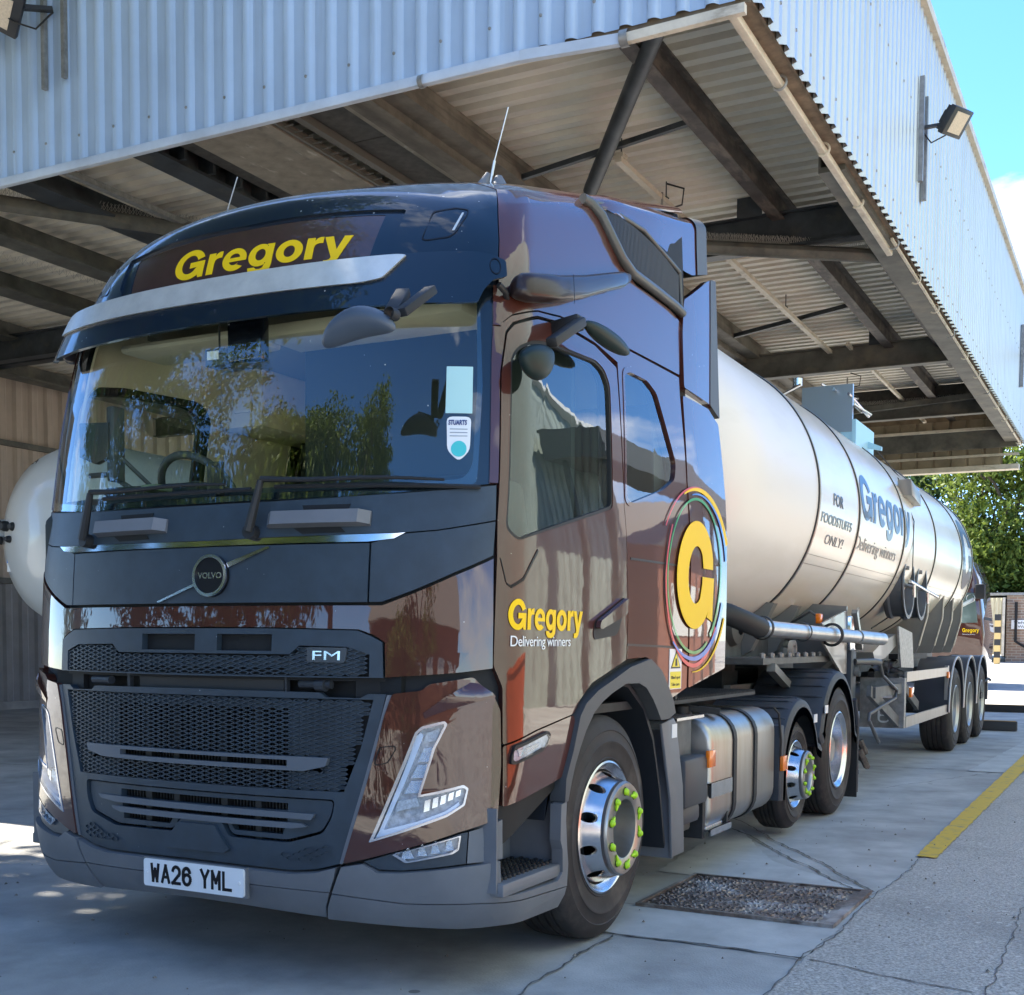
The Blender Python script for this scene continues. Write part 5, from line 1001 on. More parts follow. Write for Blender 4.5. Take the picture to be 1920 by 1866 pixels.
def wheel(name, parent, s, xo, y, z, R=.51, Wd=.30, rim=.2925, kind='steer'):
    # xo: x of the outer tyre face; s: side (+1 nearside)
    e = empty(name, (s*xo, y, z), '', ''); del e['label'], e['category']; e.parent = parent; e.location = Vector((s*xo, y, z))-world_loc(parent)
    c = (s*(xo-Wd/2), y, z)
    t = MB().lathe(tyre_prof(R, Wd, rim), c, 'x', 72, s); 
    if kind in ('drive',):
        for k in range(60):
            a = 2*pi*k/60
            for x in (-.12, -.04, .04, .12):
                pass
    t.build('tyre', TYRE, e, smooth=38)
    C = (s*xo, y, z)
    if kind == 'steer':
        k = rim/.2925
        MB().lathe([(.300*k,-.016),(.300*k,-.004),(.292*k,.000),(.284*k,-.006),(.279*k,-.022),(.262*k,-.034),(.258*k,-.06),(.255*k,-.10),(.25*k,-.2),(.27*k,-.27),(.28*k,-.28)], C, 'x', 72, s).build('rim', ALU, e, smooth=40)
        # dished disc with hand holes
        def cone(a, r, o):
            h = -.055+.117*max(0, 1-((r-.212*k)/(.258*k-.212*k)))**.8 if r > .212*k else .062
            return (C[0]+s*(h+o), C[1]+r*cos(a)*1, C[2]+r*sin(a))
        holes = [[(a0+.10*cos(t), .2345*k+.0165*k*sin(t)) for t in [2*pi*q/16 for q in range(16)]] for a0 in [2*pi*(j+.5)/10 for j in range(10)]]
        panel('disc', [rect(0, 2*pi, .212*k, .258*k)]+holes, cone, .0, .012, ALU, e, (.10, .012), 40)
        MB().lathe([(.24*k, -.085), (.20*k, -.03)], C, 'x', 40, s).build('brake_drum', BLACK, e, smooth=40)
        MB().lathe([(.209*k,.042),(.212*k,.048),(.212*k,.078),(.208*k,.082)], C, 'x', 64, s).build('hub_band', mat('hub_band_dark', (.22, .22, .23), .4, .7), e, smooth=30)
        MB().lathe([(.208*k,.082),(.203*k,.090),(.140*k,.092),(.132*k,.086),(.128*k,.06),(.122*k,-.02),(.08*k,-.03),(.0,-.03)], C, 'x', 64, s).build('hub', ALUB, e, smooth=40)
        b = MB()
        for j in range(10):
            a = 2*pi*(j+.5)/10+.05; r = .1675*k; cy_, cz_ = y+r*cos(a), z+r*sin(a)
            b.lathe([(.0175*k,.090),(.0175*k,.098),(.014*k,.104),(.009*k,.109),(.0,.110)], (C[0], cy_, cz_), 'x', 8, s)
            da = a+(.6 if j % 2 else -.6)+pi/2*(1 if j % 2 else -1); q = Vector((0, cos(da), sin(da)))
            p0 = Vector((C[0]+s*.095, cy_, cz_)); b.tube([p0, p0+q*.022*k, p0+q*.040*k], [.012*k, .009*k, .003*k], 6)
        b.build('nut_indicators', LIME, e, smooth=40)['kind'] = 'stuff'
        b = MB()
        for j in range(10):
            a = 2*pi*(j+.5)/10+.05; r = .1675*k; b.lathe([(.021*k,.0925),(.0,.0930)], (C[0], y+r*cos(a), z+r*sin(a)), 'x', 12, s)
        b.build('nut_seats', BLACK, e)
    else:
        MB().lathe([(.300,-.016),(.300,-.002),(.290,.003),(.280,-.006),(.276,-.02),(.262,-.03),(.256,-.12),(.25,-.135),(.20,-.15),(.15,-.145),(.14,-.12),(.12,-.115),(.115,-.14),(.0,-.14)], C, 'x', 72, s).build('rim', ALU if kind == 'drive' else mat('painted_rim', (.42, .42, .40), .35, .6), e, smooth=40)
        b = MB()
        for j in range(10): a = 2*pi*j/10; b.lathe([(.016,-.15),(.016,-.115),(.0,-.113)], (C[0], y+.168*cos(a), z+.168*sin(a)), 'x', 6, s)
        b.lathe([(.12,-.14),(.11,-.07),(.09,-.05),(.0,-.05)], C, 'x', 32, s)
        b.build('nuts', STEEL, e, smooth=30)
    if kind == 'drive':
        # inner twin tyre
        MB().lathe(tyre_prof(R, Wd, rim), (s*(xo-Wd*1.62), y, z), 'x', 48, s).build('inner_tyre', TYRE, e, smooth=38)
    return e
YD, YM = 5.87, 4.72
for s in (1, -1):
    wheel('front_wheel', tr, s, 1.215, 1.365, .508, .508, .30, .2925)
    wheel('mid_wheel', tr, s, 1.20, YM, .425, .385, .24, .232)
    wheel('drive_wheel', tr, s, 1.235, YD, .51, .51, .27, .2925, 'drive')
# ---------------------------------------------------------------- arches, step sides, tanks
ARO = [(1.335, .784), (1.36, .83), (1.399, .895), (1.462, 1.034), (1.52, 1.085), (1.643, 1.135), (1.80, 1.175), (1.995, 1.228), (2.249, 1.264), (2.40, 1.206), (2.50, 1.12), (2.57, 1.050)]
ARI = [(2.50, .965), (2.40, .965), (2.35, 1.015), (2.288, 1.070), (2.20, 1.128), (2.109, 1.153), (1.95, 1.155), (1.793, 1.118), (1.69, 1.085), (1.602, 1.042), (1.52, .97), (1.466, .903), (1.42, .835), (1.390, .771), (1.36, .69)]
panel('wheel_arch', [ARO+[(2.60, .99)]+ARI+[(1.33, .69)]], S, .022, .07, mat('arch_plastic', (.062, .066, .070), .5, bump=(700, .1, .001)), tr, (.06, 0), mirror=True)
for s in (1, -1):
    a, c_ = (s*.80, s*1.215)
    x0, x1 = min(a, c_), max(a, c_)
    b = MB(); P = [(.73, .62), (.80, .85), (.93, 1.02), (1.12, 1.13), (1.36, 1.17), (1.60, 1.13), (1.79, 1.02), (1.92, .86), (2.02, .6), (2.10, .30)]
    Q = P+[(y+.012, z+.02) for y, z in P[::-1]]; b.prism(Q, 'x', x0, x1).build('arch_liner', mat('liner_dark', (.012, .015, .02), .55), tr, smooth=30)
    MB().prism([(1.97, .94), (2.14, .96), (2.18, .93), (2.29, .60), (2.32, .25), (2.14, .25), (2.11, .55)], 'x', s*1.235-.008, s*1.235+.008).box(min(s*.8, s*1.24), max(s*.8, s*1.24), 2.15, 2.17, .24, .9).build('mudguard_edge', PLASTG, tr, bevel=.004)
    MB().box(s*1.24, s*1.246, 2.11, 2.18, .86, .93).build('small_label', WHITE, tr)
# cabinets behind the front wheel
for s in (1, -1):
    S_ = lambda p, q: (min(s*p, s*q), max(s*p, s*q))
    MB().box(*S_(.6, 1.13), 2.32, 2.74, .30, .93).build('battery_box', CHAS, tr, bevel=.02)
    MB().box(*S_(1.0, 1.19), 2.33, 2.76, .93, .945).build('step_plate', ALU, tr)
    MB().box(*S_(1.10, 1.235), 2.36, 2.73, .46, .73).box(*S_(1.06, 1.20), 2.40, 2.70, .36, .47).build('air_filter_box', mat('box_dark_grey', (.055, .057, .062), .5), tr, bevel=.03)
    MB().box(*S_(1.225, 1.25), 2.69, 2.80, .655, .75).build('side_reflector', AMBER, tr, bevel=.006)
    st = MB().box(*S_(.95, 1.19), 2.76, 2.80, .25, .56).build('step_frame', CHASD, tr); MB().box(*S_(1.17, 1.21), 3.13, 3.16, .27, .56).build('step_frame', CHASD, tr)
    b = MB().box(*S_(1.02, 1.225), 2.79, 3.17, .545, .558).box(*S_(1.215, 1.23), 2.79, 3.17, .475, .558).box(*S_(1.02, 1.225), 2.79, 3.16, .285, .298).box(*S_(1.215, 1.23), 2.79, 3.16, .262, .298)
    b.build('step_tread', ALU, tr)
    b = MB()
    for i in range(9):
        for j in range(4): b.lathe([(.011, 0), (.009, .007), (.004, .004)], (s*(1.05+j*.042), 2.815+i*.04, .558), 'z', 8); b.lathe([(.011, 0), (.009, .007), (.004, .004)], (s*(1.05+j*.042), 2.815+i*.04, .298), 'z', 8)
    b.build('tread_grip', ALUB, st)['kind'] = 'stuff'
    MB().box(*S_(1.10, 1.16), 2.40, 2.52, .32, .39).build('valve_block', ALU, tr, bevel=.01)
    # fuel tank: rounded box, straps, cap
    P = rrect(.60, 1.215, .25, .925, .15, 6); P = [(s*p, q) for p, q in P]
    tk_ = MB().prism(P, 'y', 2.83, 4.13).build('fuel_tank', ALUB, tr, bevel=.035, smooth=50)
    for y in (3.24, 3.66):
        Pi = [(s*p, q) for p, q in rrect(.59, 1.225, .24, .935, .16, 6)]; b = MB().prism(Pi, 'y', y-.028, y+.028); b.build('tank_strap', RUB, tk_, smooth=50)
    MB().lathe([(.06, 0), (.06, .045), (.05, .055), (0, .055)], (s*.95, 3.05, .925), 'z', 20).build('filler_cap', RUB, tk_, smooth=40)
    MB().beam((s*1.0, 3.05, .96), (s*1.17, 3.10, .945), .05, .035).build('cap_handle', RUB, tk_)
# chassis rails and cat-walk
b = MB()
for s in (1, -1): b.box(min(s*.38, s*.46), max(s*.38, s*.46), 1.0, 6.9, .72, .98)
b.box(-.38, .38, 2.6, 2.7, .72, .95).box(-.38, .38, 4.3, 4.4, .72, .95).box(-.38, .38, 6.8, 6.9, .72, .98).box(-.6, .6, 1.3, 1.45, .42, .55).box(-.9, .9, YD-.08, YD+.08, .43, .59).box(-.8,.8,YM-.05,YM+.05,.36,.46)
b.build('chassis', CHASD, tr)
b = MB().box(-.9, 1.05, 2.5, 4.2, 1.0, 1.02)
for k in range(60): b.box(-.9, 1.05, 2.5+k*.0285, 2.508+k*.0285, 1.02, 1.034)
b.build('catwalk', CHASD, tr)['kind'] = 'stuff'
MB().lathe([(.0, 0), (.48, 0), (.48, .05), (.0, .06)], (0, 5.5, 1.12), 'z', 32).box(-.46, .46, 5.3, 5.7, .98, 1.12).build('coupling_plate', CHASD, tr)
MB().lathe([(.16, -.3), (.17, -.28), (.17, .28), (.16, .3)], (.2, 2.75, .62), 'x', 24).box(-.9, .5, 2.4, 2.9, .35, .95).box(-.8, .8, .3, 1.2, .35, .6).box(-.5, .5, .5, 2.2, .55, 1.0).build('underbody', CHASD, tr)
# fenders over the mid and drive wheels
def fender(y, z, R, a0, a1, s, nm_, f0=None, f1=None, x0=.66, x1=1.24, seg=30):
    P = []
    if f0: P.append(f0)
    for k in range(seg+1): a = radians(a0+(a1-a0)*k/seg); P.append((y-R*cos(a), z+R*sin(a)))
    if f1: P.append(f1)
    t = .018; b = MB(); K = len(P); prof = [(x0, 0), (x1-.05, 0), (x1-.015, -.012), (x1, -.045), (x1, -.10)]
    cen = Vector((y, z)); rows = []
    for j, p in enumerate(P):
        a = Vector(P[max(j-1, 0)]); c = Vector(P[min(j+1, K-1)]); d = (c-a).normalized(); nrm = Vector((-d.y, d.x)); 
        if nrm.dot(Vector(p)-Vector((y, min(z, p[1])))) < 0: nrm = -nrm
        rows.append([(s*x, p[0]+nrm.x*h, p[1]+nrm.y*h) for x, h in prof]+[(s*x, p[0]+nrm.x*(h-t), p[1]+nrm.y*(h-t)) for x, h in prof[::-1]])
    n = len(rows[0]); b.v = [q for r in rows for q in r]
    for j in range(K-1):
        for k in range(n): b.face([j*n+k, j*n+(k+1) % n, (j+1)*n+(k+1) % n, (j+1)*n+k])
    b.face(list(range(n))); b.face([(K-1)*n+k for k in range(n)][::-1])
    return b, rows
FEND = mat('fender_plastic', (.026, .032, .042), .55, noise=(6, .8, 1.3), bump=(500, .1, .001))
for s in (1, -1):
    b, rows = fender(YM, .43, .53, 3, 158, s, 'f', (YM-.54, .30), (YM+.60, .60)); fo = b.build('mid_fender', FEND, tr, smooth=40)
    r2 = MB()
    for (a, c_) in ((58, 72), (86, 100)):
        for x in (.78, 1.02):
            pass
    for a in (50, 62, 74, 86, 98, 112):
        aa = radians(a); r2.tube([(s*x, YM-.533*cos(aa), .43+.533*sin(aa)) for x in (.68, .9, 1.16)]+[(s*1.205, YM-.52*cos(aa), .43+.52*sin(aa))], .011, 6)
    r2.build('fender_rib', FEND, fo, smooth=60)
    b, rows = fender(YD, .51, .62, 12, 168, s, 'f', (YD-.53, .57), (YD+.66, .62)); fo = b.build('drive_fender', FEND, tr, smooth=40)
    r2 = MB()
    for a in (44, 55, 66, 78, 90, 102, 114):
        aa = radians(a); r2.tube([(s*x, YD-.623*cos(aa), .51+.623*sin(aa)) for x in (.68, .9, 1.16)]+[(s*1.205, YD-.61*cos(aa), .51+.61*sin(aa))], .012, 6)
    r2.build('fender_rib', FEND, fo, smooth=60)
    S_ = lambda p, q: (min(s*p, s*q), max(s*p, s*q))
    MB().box(*S_(.64, 1.24), YD+.66, YD+.685, .06, .66).build('mud_flap', RUB, tr); MB().tube([(s*1.22, YD+.60, .88), (s*1.225, YD+.69, .70), (s*1.225, YD+.69, .10)], .022, 8).build('flap_edge', FEND, tr, smooth=40)
    MB().box(*S_(1.08, 1.235), YM-.56, YM-.46, .30, .80).build('fender_skirt', FEND, tr, bevel=.01)
    MB().box(*S_(1.236, 1.262), YM-.56, YM-.46, .50, .60).build('side_reflector', AMBER, tr, bevel=.006)
    MB().tube([(s*1.20, YM-.60, .92), (s*1.23, YM-.58, .88), (s*1.245, YM-.565, .70), (s*1.24, YM-.56, .60)], .008, 6).build('cable', RUB, tr, smooth=50)
    MB().box(s*1.243, s*1.248, YM-.04+.34, YM+.05+.34, .77, .83).box(s*1.243, s*1.248, YD-.52, YD-.43, .82, .88).build('small_label', WHITE, tr)

# ============================================================ tanker trailer
TX, TZ, TR_ = 0, 2.48, 1.107
tl = empty('tanker_trailer', (0, 10, 0), 'long cream-silver food tank trailer coupled to the brown lorry', 'tank trailer')
TANK = mat('tank_skin', (.80, .73, .62), .22, .10, noise=(1.2, .94, 1.03), streak=((.66, .60, .49), (1.2, .25, 3), .5, .95), bump=(1.0, .06, .02))
TANKF = mat('tank_front_skin', (.76, .72, .65), .38, .06, streak=((.62, .57, .48), (1.2, .5, 2), .5, .9))
TK = lambda y, a, o: (TX+(TR_+o)*cos(a), y, TZ+(TR_+o)*sin(a))
AY = lambda y, h, o: TK(y, h/TR_, o)             # h: arc length above the widest line
MB().lathe([(.0, 3.30), (.35, 3.33), (.65, 3.42), (.88, 3.56), (1.02, 3.75), (1.085, 3.98), (TR_, 4.25), (TR_, 5.60)], (TX, 0, TZ), 'y', 128).build('tank_front', TANKF, tl, smooth=40)
MB().lathe([(TR_, 5.60)]+[(TR_, 5.6+k*.5) for k in range(1, 18)]+[(TR_, 14.6), (1.085, 14.85), (1.00, 15.08), (.8, 15.22), (.45, 15.32), (0, 15.36)], (TX, 0, TZ), 'y', 128).build('tank_barrel', TANK, tl, smooth=40)
for y in (5.61, 7.055, 9.236, 11.28, 13.53, 14.6):
    MB().lathe([(TR_+.001, y-.03), (TR_+.009, y-.026), (TR_+.009, y+.026), (TR_+.001, y+.03)], (TX, 0, TZ), 'y', 128).build('tank_band', RUB, tl, smooth=20)
    MB().lathe([(TR_+.010, y-.010), (TR_+.013, y-.006), (TR_+.013, y+.006), (TR_+.010, y+.010)], (TX, 0, TZ), 'y', 128).build('tank_band', ALUB, tl, smooth=20)
HA = lambda d: radians(d)*TR_
gt = mat('tank_lettering', (.025, .04, .075), .35, 0, .25, spec=.2)
lettering('lettering', 'FOR', 6.08, 6.42, HA(-2.0), HA(3.2), AY, .004, gt, tl, .012, grid=(.1, .08)); lettering('lettering', 'FOODSTUFFS', 5.74, 6.80, HA(-10.2), HA(-6.0), AY, .004, gt, tl, .012, grid=(.1, .08)); lettering('lettering', 'ONLY!', 6.0, 6.62, HA(-18.2), HA(-14.0), AY, .004, gt, tl, .0, grid=(.1, .08))
logo_word('lettering', 'Gregory', 7.12, 9.60, HA(-2.0), HA(18.5), AY, .004, gt, tl, (.1, .06)); lettering('lettering', 'Delivering winners', 7.08, 8.92, HA(-16.2), HA(-9.8), AY, .004, mat('tank_tagline', (.22, .22, .22), .35, .5), tl, -.005, space=.95, grid=(.1, .06))
GC = (14.10, HA(6)); gr_ = .40
GPt = [(GC[0]+.46*cos(radians(t)), GC[1]+.50*sin(radians(t))) for t in range(22, 322, 6)]+[(GC[0]+.36, GC[1]-.42), (GC[0]+.46, GC[1]-.46), (GC[0]+.46, GC[1]-.02), (GC[0]+.12, GC[1]-.02), (GC[0]+.12, GC[1]-.10)]+[(GC[0]+.25*cos(radians(t)), GC[1]+.28*sin(radians(t))) for t in range(-40, -322, -8)]+[(GC[0]+.20, GC[1]+.10), (GC[0]+.44, GC[1]+.10)]
panel('lettering', [GPt], AY, .004, .002, gt, tl, (.1, .08))
# seams along the barrel
for d in (-24, -28): panel('barrel_seam', [rect(5.65, 14.5, HA(d), HA(d)+.004)], AY, .0015, .001, mat('seam_line', (.20, .18, .14), .5, .5), tl, (.5, 0))
# saddles (support plates under the barrel)
def saddle(y, zlow, xin=.55, t=.02, dark=False, k=1):
    for s in (1, -1):
        P = []
        for a in range(-66, -26, 5): P.append((s*(TR_+.004)*cos(radians(a)), TZ+(TR_+.004)*sin(radians(a))))
        tip = (s*(TR_+.02)*cos(radians(-27)), TZ+(TR_+.02)*sin(radians(-27)))
        P += [tip, (s*.99, zlow+.45), (s*.90*k, zlow+.1), (s*.86*k, zlow), (s*.45, zlow)]
        MB().prism(P, 'y', y-t/2, y+t/2).build('saddle_plate', TGREY, tl)
        Q = [Vector((p[0], y, p[1])) for p in P[-4:-1]]; b = MB()
        b.beam(Q[0]-Vector((s*.0,0,0)), Vector((tip[0], y, tip[1])), .05, .012).beam(Q[0], Q[1], .05, .012); b.build('saddle_flange', CREAM, tl)
for y in (11.55, 12.75, 13.6, 14.5): saddle(y, 1.22)
for y, a_ in ((5.55, 0), (6.28, 0)):
    for s in (1, -1):
        MB().prism([(s*(TR_+.003)*cos(radians(a)), TZ+(TR_+.003)*sin(radians(a))) for a in range(-64, -46, 4)]+[(s*(TR_+.05)*cos(radians(-46)), TZ+(TR_+.05)*sin(radians(-46))), (s*.62, 1.28), (s*.52, 1.22), (s*.42, 1.22)], 'y', y-.05, y+.05).build('saddle_plate', TGREY, tl)
# front frame / king-pin plate, cross braces
MB().box(-1.0, 1.0, 4.55, 6.5, 1.19, 1.235).box(-.55,.55,4.3,6.7,1.235,1.45).build('king_pin_plate', CHAS, tl)
b = MB()
for k in range(8): b.lathe([(.022, 0), (.022, .03), (.0, .04)], (.95, 4.7+k*.24, 1.235), 'z', 8)
b.build('plate_bolts', STEEL, tl)['kind'] = 'stuff'
b = MB()
for s in (1, -1): b.box(min(s*.42, s*.50), max(s*.42, s*.50), 6.4, 15.2, 1.02, 1.30)
b.box(-.42, .42, 7.2, 7.3, 1.05, 1.3).box(-.42, .42, 9.5, 9.6, 1.05, 1.3).box(-.42, .42, 11.2, 11.3, 1.05, 1.3).box(-.42, .42, 15.0, 15.1, 1.0, 1.3)
b.build('frame_rail', CHAS, tl)
MB().beam((1.0, 4.75, 1.17), (.85, 6.0, .93), .06, .06).beam((.85, 6.0, .93), (1.0, 7.1, 1.24), .06, .06).beam((.6, 5.0, 1.0), (.6, 6.9, 1.0), .05, .05).build('cross_brace', TGREY, tl)
# hose pipe tube along the side, with rubber elbow and boss
MB().lathe([(.19, -.0), (.17, .05), (.10, .07)], (.55, 5.25, 1.50), 'x', 28, 1).build('outlet_boss', mat('boss_grey', (.07, .07, .065), .5), tl, smooth=40)
el = MB().tube([(.60, 3.55+.02, 1.56), (.88, 3.62, 1.56), (1.02, 3.70, 1.52), (1.10, 3.85, 1.47), (1.12, 4.05, 1.44)], .068, 16).build('rubber_elbow', RUB, tl, smooth=50)
MB().tube([(1.12, 4.0, 1.44), (1.12, 6.95, 1.40)], .055, 20).tube([(1.12, 7.0, 1.40), (1.12, 8.1, 1.385)], .060, 20).build('hose_tube', mat('tube_aluminium', (.55, .53, .50), .32, .8, noise=(6, .8, 1.1)), tl, smooth=40)
MB().lathe([(.072, -.02), (.080, -.012), (.080, .012), (.072, .02)], (1.12, 4.10, 1.44), 'y', 20).lathe([(.066, -.02), (.072, 0), (.066, .02)], (1.12, 5.15, 1.425), 'y', 20).lathe([(.075, -.02), (.095, -.01), (.095, .01), (.075, .02)], (1.12, 6.06, 1.41), 'y', 20).build('tube_collar', RUB, tl, smooth=30)
# landing leg with big bracket plate
for s in (1, -1):
    S_ = lambda p, q: (min(s*p, s*q), max(s*p, s*q))
    MB().prism([(5.98, 1.50), (6.80, 1.62), (6.86, 1.62), (6.86, 1.08), (6.72, 1.08), (6.05, 1.34)], 'x', *S_(1.04, 1.06)).box(*S_(.6, 1.06), 6.86, 6.88, 1.08, 1.66).prism([(s*.55, 1.70), (s*1.06, 1.66), (s*1.06, 1.10), (s*.95, 1.06), (s*.6, 1.3)], 'y', 6.84, 6.86).build('leg_bracket', TGREY, tl)
    MB().box(*S_(.93, 1.09), 6.90, 7.16, 1.28, 1.58).build('polished_post', CHROME, tl, bevel=.01)
    MB().box(*S_(.90, 1.08), 6.98, 7.17, .50, 1.33).box(*S_(.93, 1.05), 7.01, 7.14, .22, .50).box(*S_(.86, 1.12), 6.94, 7.21, .18, .22).build('landing_leg', mat('leg_dark_blue', (.022, .03, .042), .5, noise=(7, .7, 1.3)), tl, bevel=.006)
b = MB().tube([(1.08, 7.10, 1.18), (1.20, 7.35, 1.18), (1.23, 7.45, 1.17)], .03, 10).tube([(1.23, 7.45, 1.17), (1.23, 7.60, 1.05), (1.23, 8.30, .90), (1.23, 8.25, .82), (1.23, 7.05, .73), (1.23, 7.02, .68), (1.23, 7.48, .45)], .016, 8)
b.build('leg_crank', mat('crank_grey', (.13, .13, .13), .45, .5), tl, smooth=50)
MB().beam((1.09, 7.02, 1.62), (1.09, 7.28, 1.30), .05, .05).beam((1.0, 7.6, 1.62), (1.06, 7.2, 1.55), .02, .10).lathe([(.05,-.02),(.05,.02)], (1.10, 7.15, 1.10), 'x', 14).build('leg_stay', TGREY, tl)
# valve cabinet with plate, pipes
MB().prism([(7.9, 1.26), (8.35, 1.36), (9.05, 1.44), (9.05, 1.32), (8.5, 1.20), (8.0, 1.17)], 'x', .85, 1.08).build('valve_shroud', TGREY, tl)
MB().prism([(8.95, 1.52), (9.75, 1.46), (9.90, 1.08), (9.15, 1.10)], 'x', 1.10, 1.12).build('data_plate', mat('plate_grey', (.42, .42, .40), .45, .5, noise=(25, .5, 1.1, 3)), tl)
b = MB(); random.seed(12)
for k in range(16): y = random.uniform(8.8, 9.9); z = random.uniform(.88, 1.25); b.tube([(random.uniform(.7, 1.05), y, z), (random.uniform(.8, 1.1), y+random.uniform(-.3, .3), z+random.uniform(-.2, .15)), (random.uniform(.7, 1.0), y+random.uniform(-.2, .4), z+random.uniform(-.3, .1))], random.choice([.012, .02, .035]), 8)
b.lathe([(.06, -.04), (.06, .04)], (1.0, 8.9, 1.1), 'x', 16).lathe([(.05, -.04), (.05, .04)], (1.0, 9.4, .98), 'x', 16); b.build('valve_gear', mat('gear_mixed', (.07, .07, .07), .5, .4, noise=(14, .3, 3)), tl, smooth=40)
MB().beam((.9, 9.9, 1.2), (1.0, 11.2, 1.2), .10, .06).beam((.85, 9.0, 1.0), (.85, 11.3, 1.03), .06, .10).tube([(.4, 8.0, .72), (.4, 11.0, .72)], .16, 16).tube([(-.3, 6.9, .95), (.5, 6.9, .95)], .17, 16).build('air_tank', CHASD, tl, smooth=40)
# side guard frame
b = MB().box(1.20, 1.235, 8.72, 8.80, .50, 1.00).box(.80, 1.235, 8.70, 8.72, .50, 1.00)
b.build('guard_panel', STEEL, tl); 
MB().box(1.215, 1.24, 8.80, 11.66, .96, 1.06).box(1.215, 1.24, 8.80, 11.66, .50, .61).box(1.20, 1.238, 11.60, 11.68, .50, 1.08).build('side_guard', ALUB, tl)
for A_, B_ in (((1.19, 7.4, .90), (1.19, 8.72, .90)), ((1.17, 7.3, .92), (1.17, 8.75, .55)), ((1.0, 9.6, .98), (1.0, 10.9, .62)), ((1.0, 10.9, .52), (1.0, 10.9, 1.0))): MB().beam(A_, B_, .04, .10).build('guard_stay', CHAS, tl)
panel('guard_mark', [rrect(.98, 1.10, .55, .70, .05), rrect(1.0, 1.08, .63, .68, .02), rrect(1.0, 1.08, .57, .62, .02)], flat_y(8.70), .003, .003, WHITE, tl, (0, 0)); MB().box(1.02, 1.12, 8.685, 8.699, .80, .90).build('reflector', WHITE, tl)
for y in (8.95, 11.5): MB().box(1.235, 1.262, y, y+.10, .80 if y < 9 else .93, .90 if y < 9 else 1.01).build('side_reflector', AMBER, tl, bevel=.006)
MB().lathe([(.0, .03), (.05, .03), (.05, -.03), (0, -.03)], (1.0, 6.9, 1.52), 'x', 12).build('lug', STEEL, tl) if 0 else None
MB().tube([(.72, 6.25, 1.50), (.92, 6.15, 1.60), (1.0, 6.12, 1.55)], .012, 8).build('marker_bracket', CHAS, tl); MB().box(.98, 1.02, 6.08, 6.17, 1.50, 1.58).build('side_reflector', AMBER, tl, bevel=.006)
MB().lathe([(.075, -.02), (.075, .02), (.04, .02), (.04, -.02)], (.78, 6.15, 1.29), 'x', 24).build('tow_eye', CREAM, tl, smooth=30)
# manlid cones (two round hose reels on the side)
for y in (9.62, 10.45):
    a = radians(-27); C = Vector((TR_*cos(a), y+.1, TZ+TR_*sin(a)-.02)); b = MB(); n = 28
    b.lathe([(.33, -.02), (.345, .0), (.345, .03), (.325, .05), (.325, .17), (.35, .185), (.35, .20), (.31, .20), (.30, .05), (.0, .05)], (C.x-.12, C.y+.1, C.z), 'x', n)
    b.build('hose_drum', mat('drum_grey', (.12, .13, .14), .4, .4), tl, smooth=35)
    MB().tube([(C.x+.02, C.y+.1, C.z+.02), (C.x+.12, C.y+.1, C.z-.01)], .02, 8).tube([(C.x+.05, C.y-.05, C.z+.19), (C.x+.10, C.y-.05, C.z+.19)], .022, 8).build('drum_bolt', STEEL, tl, smooth=40)
MB().tube([(1.12, 9.55, 2.00), (1.13, 11.35, 1.90)], .018, 8).tube([(1.12, 10.7, 1.95), (1.12, 10.72, 1.80)], .018, 8).tube([(1.12, 9.8, 1.99), (1.12, 9.82, 1.84)], .018, 8).build('drum_rod', ALU, tl, smooth=40)
MB().tube([(.93, 9.75, 3.12), (1.105, 9.78, 2.65), (1.115, 9.7, 2.1)], .006, 6).tube([(1.02, 10.4, 1.90), (.85, 9.8, 1.62), (.78, 9.3, 1.50)], .008, 6).tube([(.55, 9.6, 3.62), (.85, 10.4, 3.18), (.95, 11.0, 3.02)], .006, 6).build('cable', RUB, tl, smooth=50)
MB().prism([(9.45, 3.06), (10.05, 2.98), (10.12, 2.84), (9.55, 2.90)], 'x', .98, 1.12).build('side_lamp_box', mat('lamp_box_grey', (.30, .31, .31), .35, .5), tl, bevel=.01); MB().tube([(1.0, 10.05, 2.98), (1.03, 10.25, 3.02)], .05, 10).build('box_hinge', ALU, tl, smooth=40)
# top fittings
MB().box(.10, .62, 8.9, 8.95, 3.50, 3.98).box(.10, .13, 8.95, 9.9, 3.55, 3.95).build('manlid_guard', mat('guard_sheet', (.33, .36, .38), .3, .7), tl)
MB().box(.62, .66, 8.9, 9.8, 3.25, 3.62).box(.50, .62, 8.91, 8.94, 3.25, 3.50).build('splash_panel', mat('pale_blue_panel', (.35, .60, .72), .35), tl)
b = MB().tube([(.45, 8.8, 3.92), (.45, 9.7, 3.92)], .018, 8).tube([(.60, 8.8, 3.86), (.62, 9.7, 3.78)], .016, 8).tube([(.30, 8.9, 4.0), (.75, 9.2, 3.70)], .014, 8).tube([(.35, 9.2, 4.0), (.72, 8.9, 3.68)], .012, 8).tube([(.1, 8.85, 4.0), (-.1, 8.8, 3.9)], .02, 8).lathe([(.05, 0), (.05, .08)], (.05, 8.9, 4.0), 'z', 12)
b.build('top_pipework', ALU, tl, smooth=40)
MB().prism([(.50, 3.55), (.80, 3.42), (.80, 3.38), (.62, 3.42)], 'y', 9.5, 9.55).build('small_bracket', mat('pale_blue_panel', (.35, .6, .72), .35), tl)
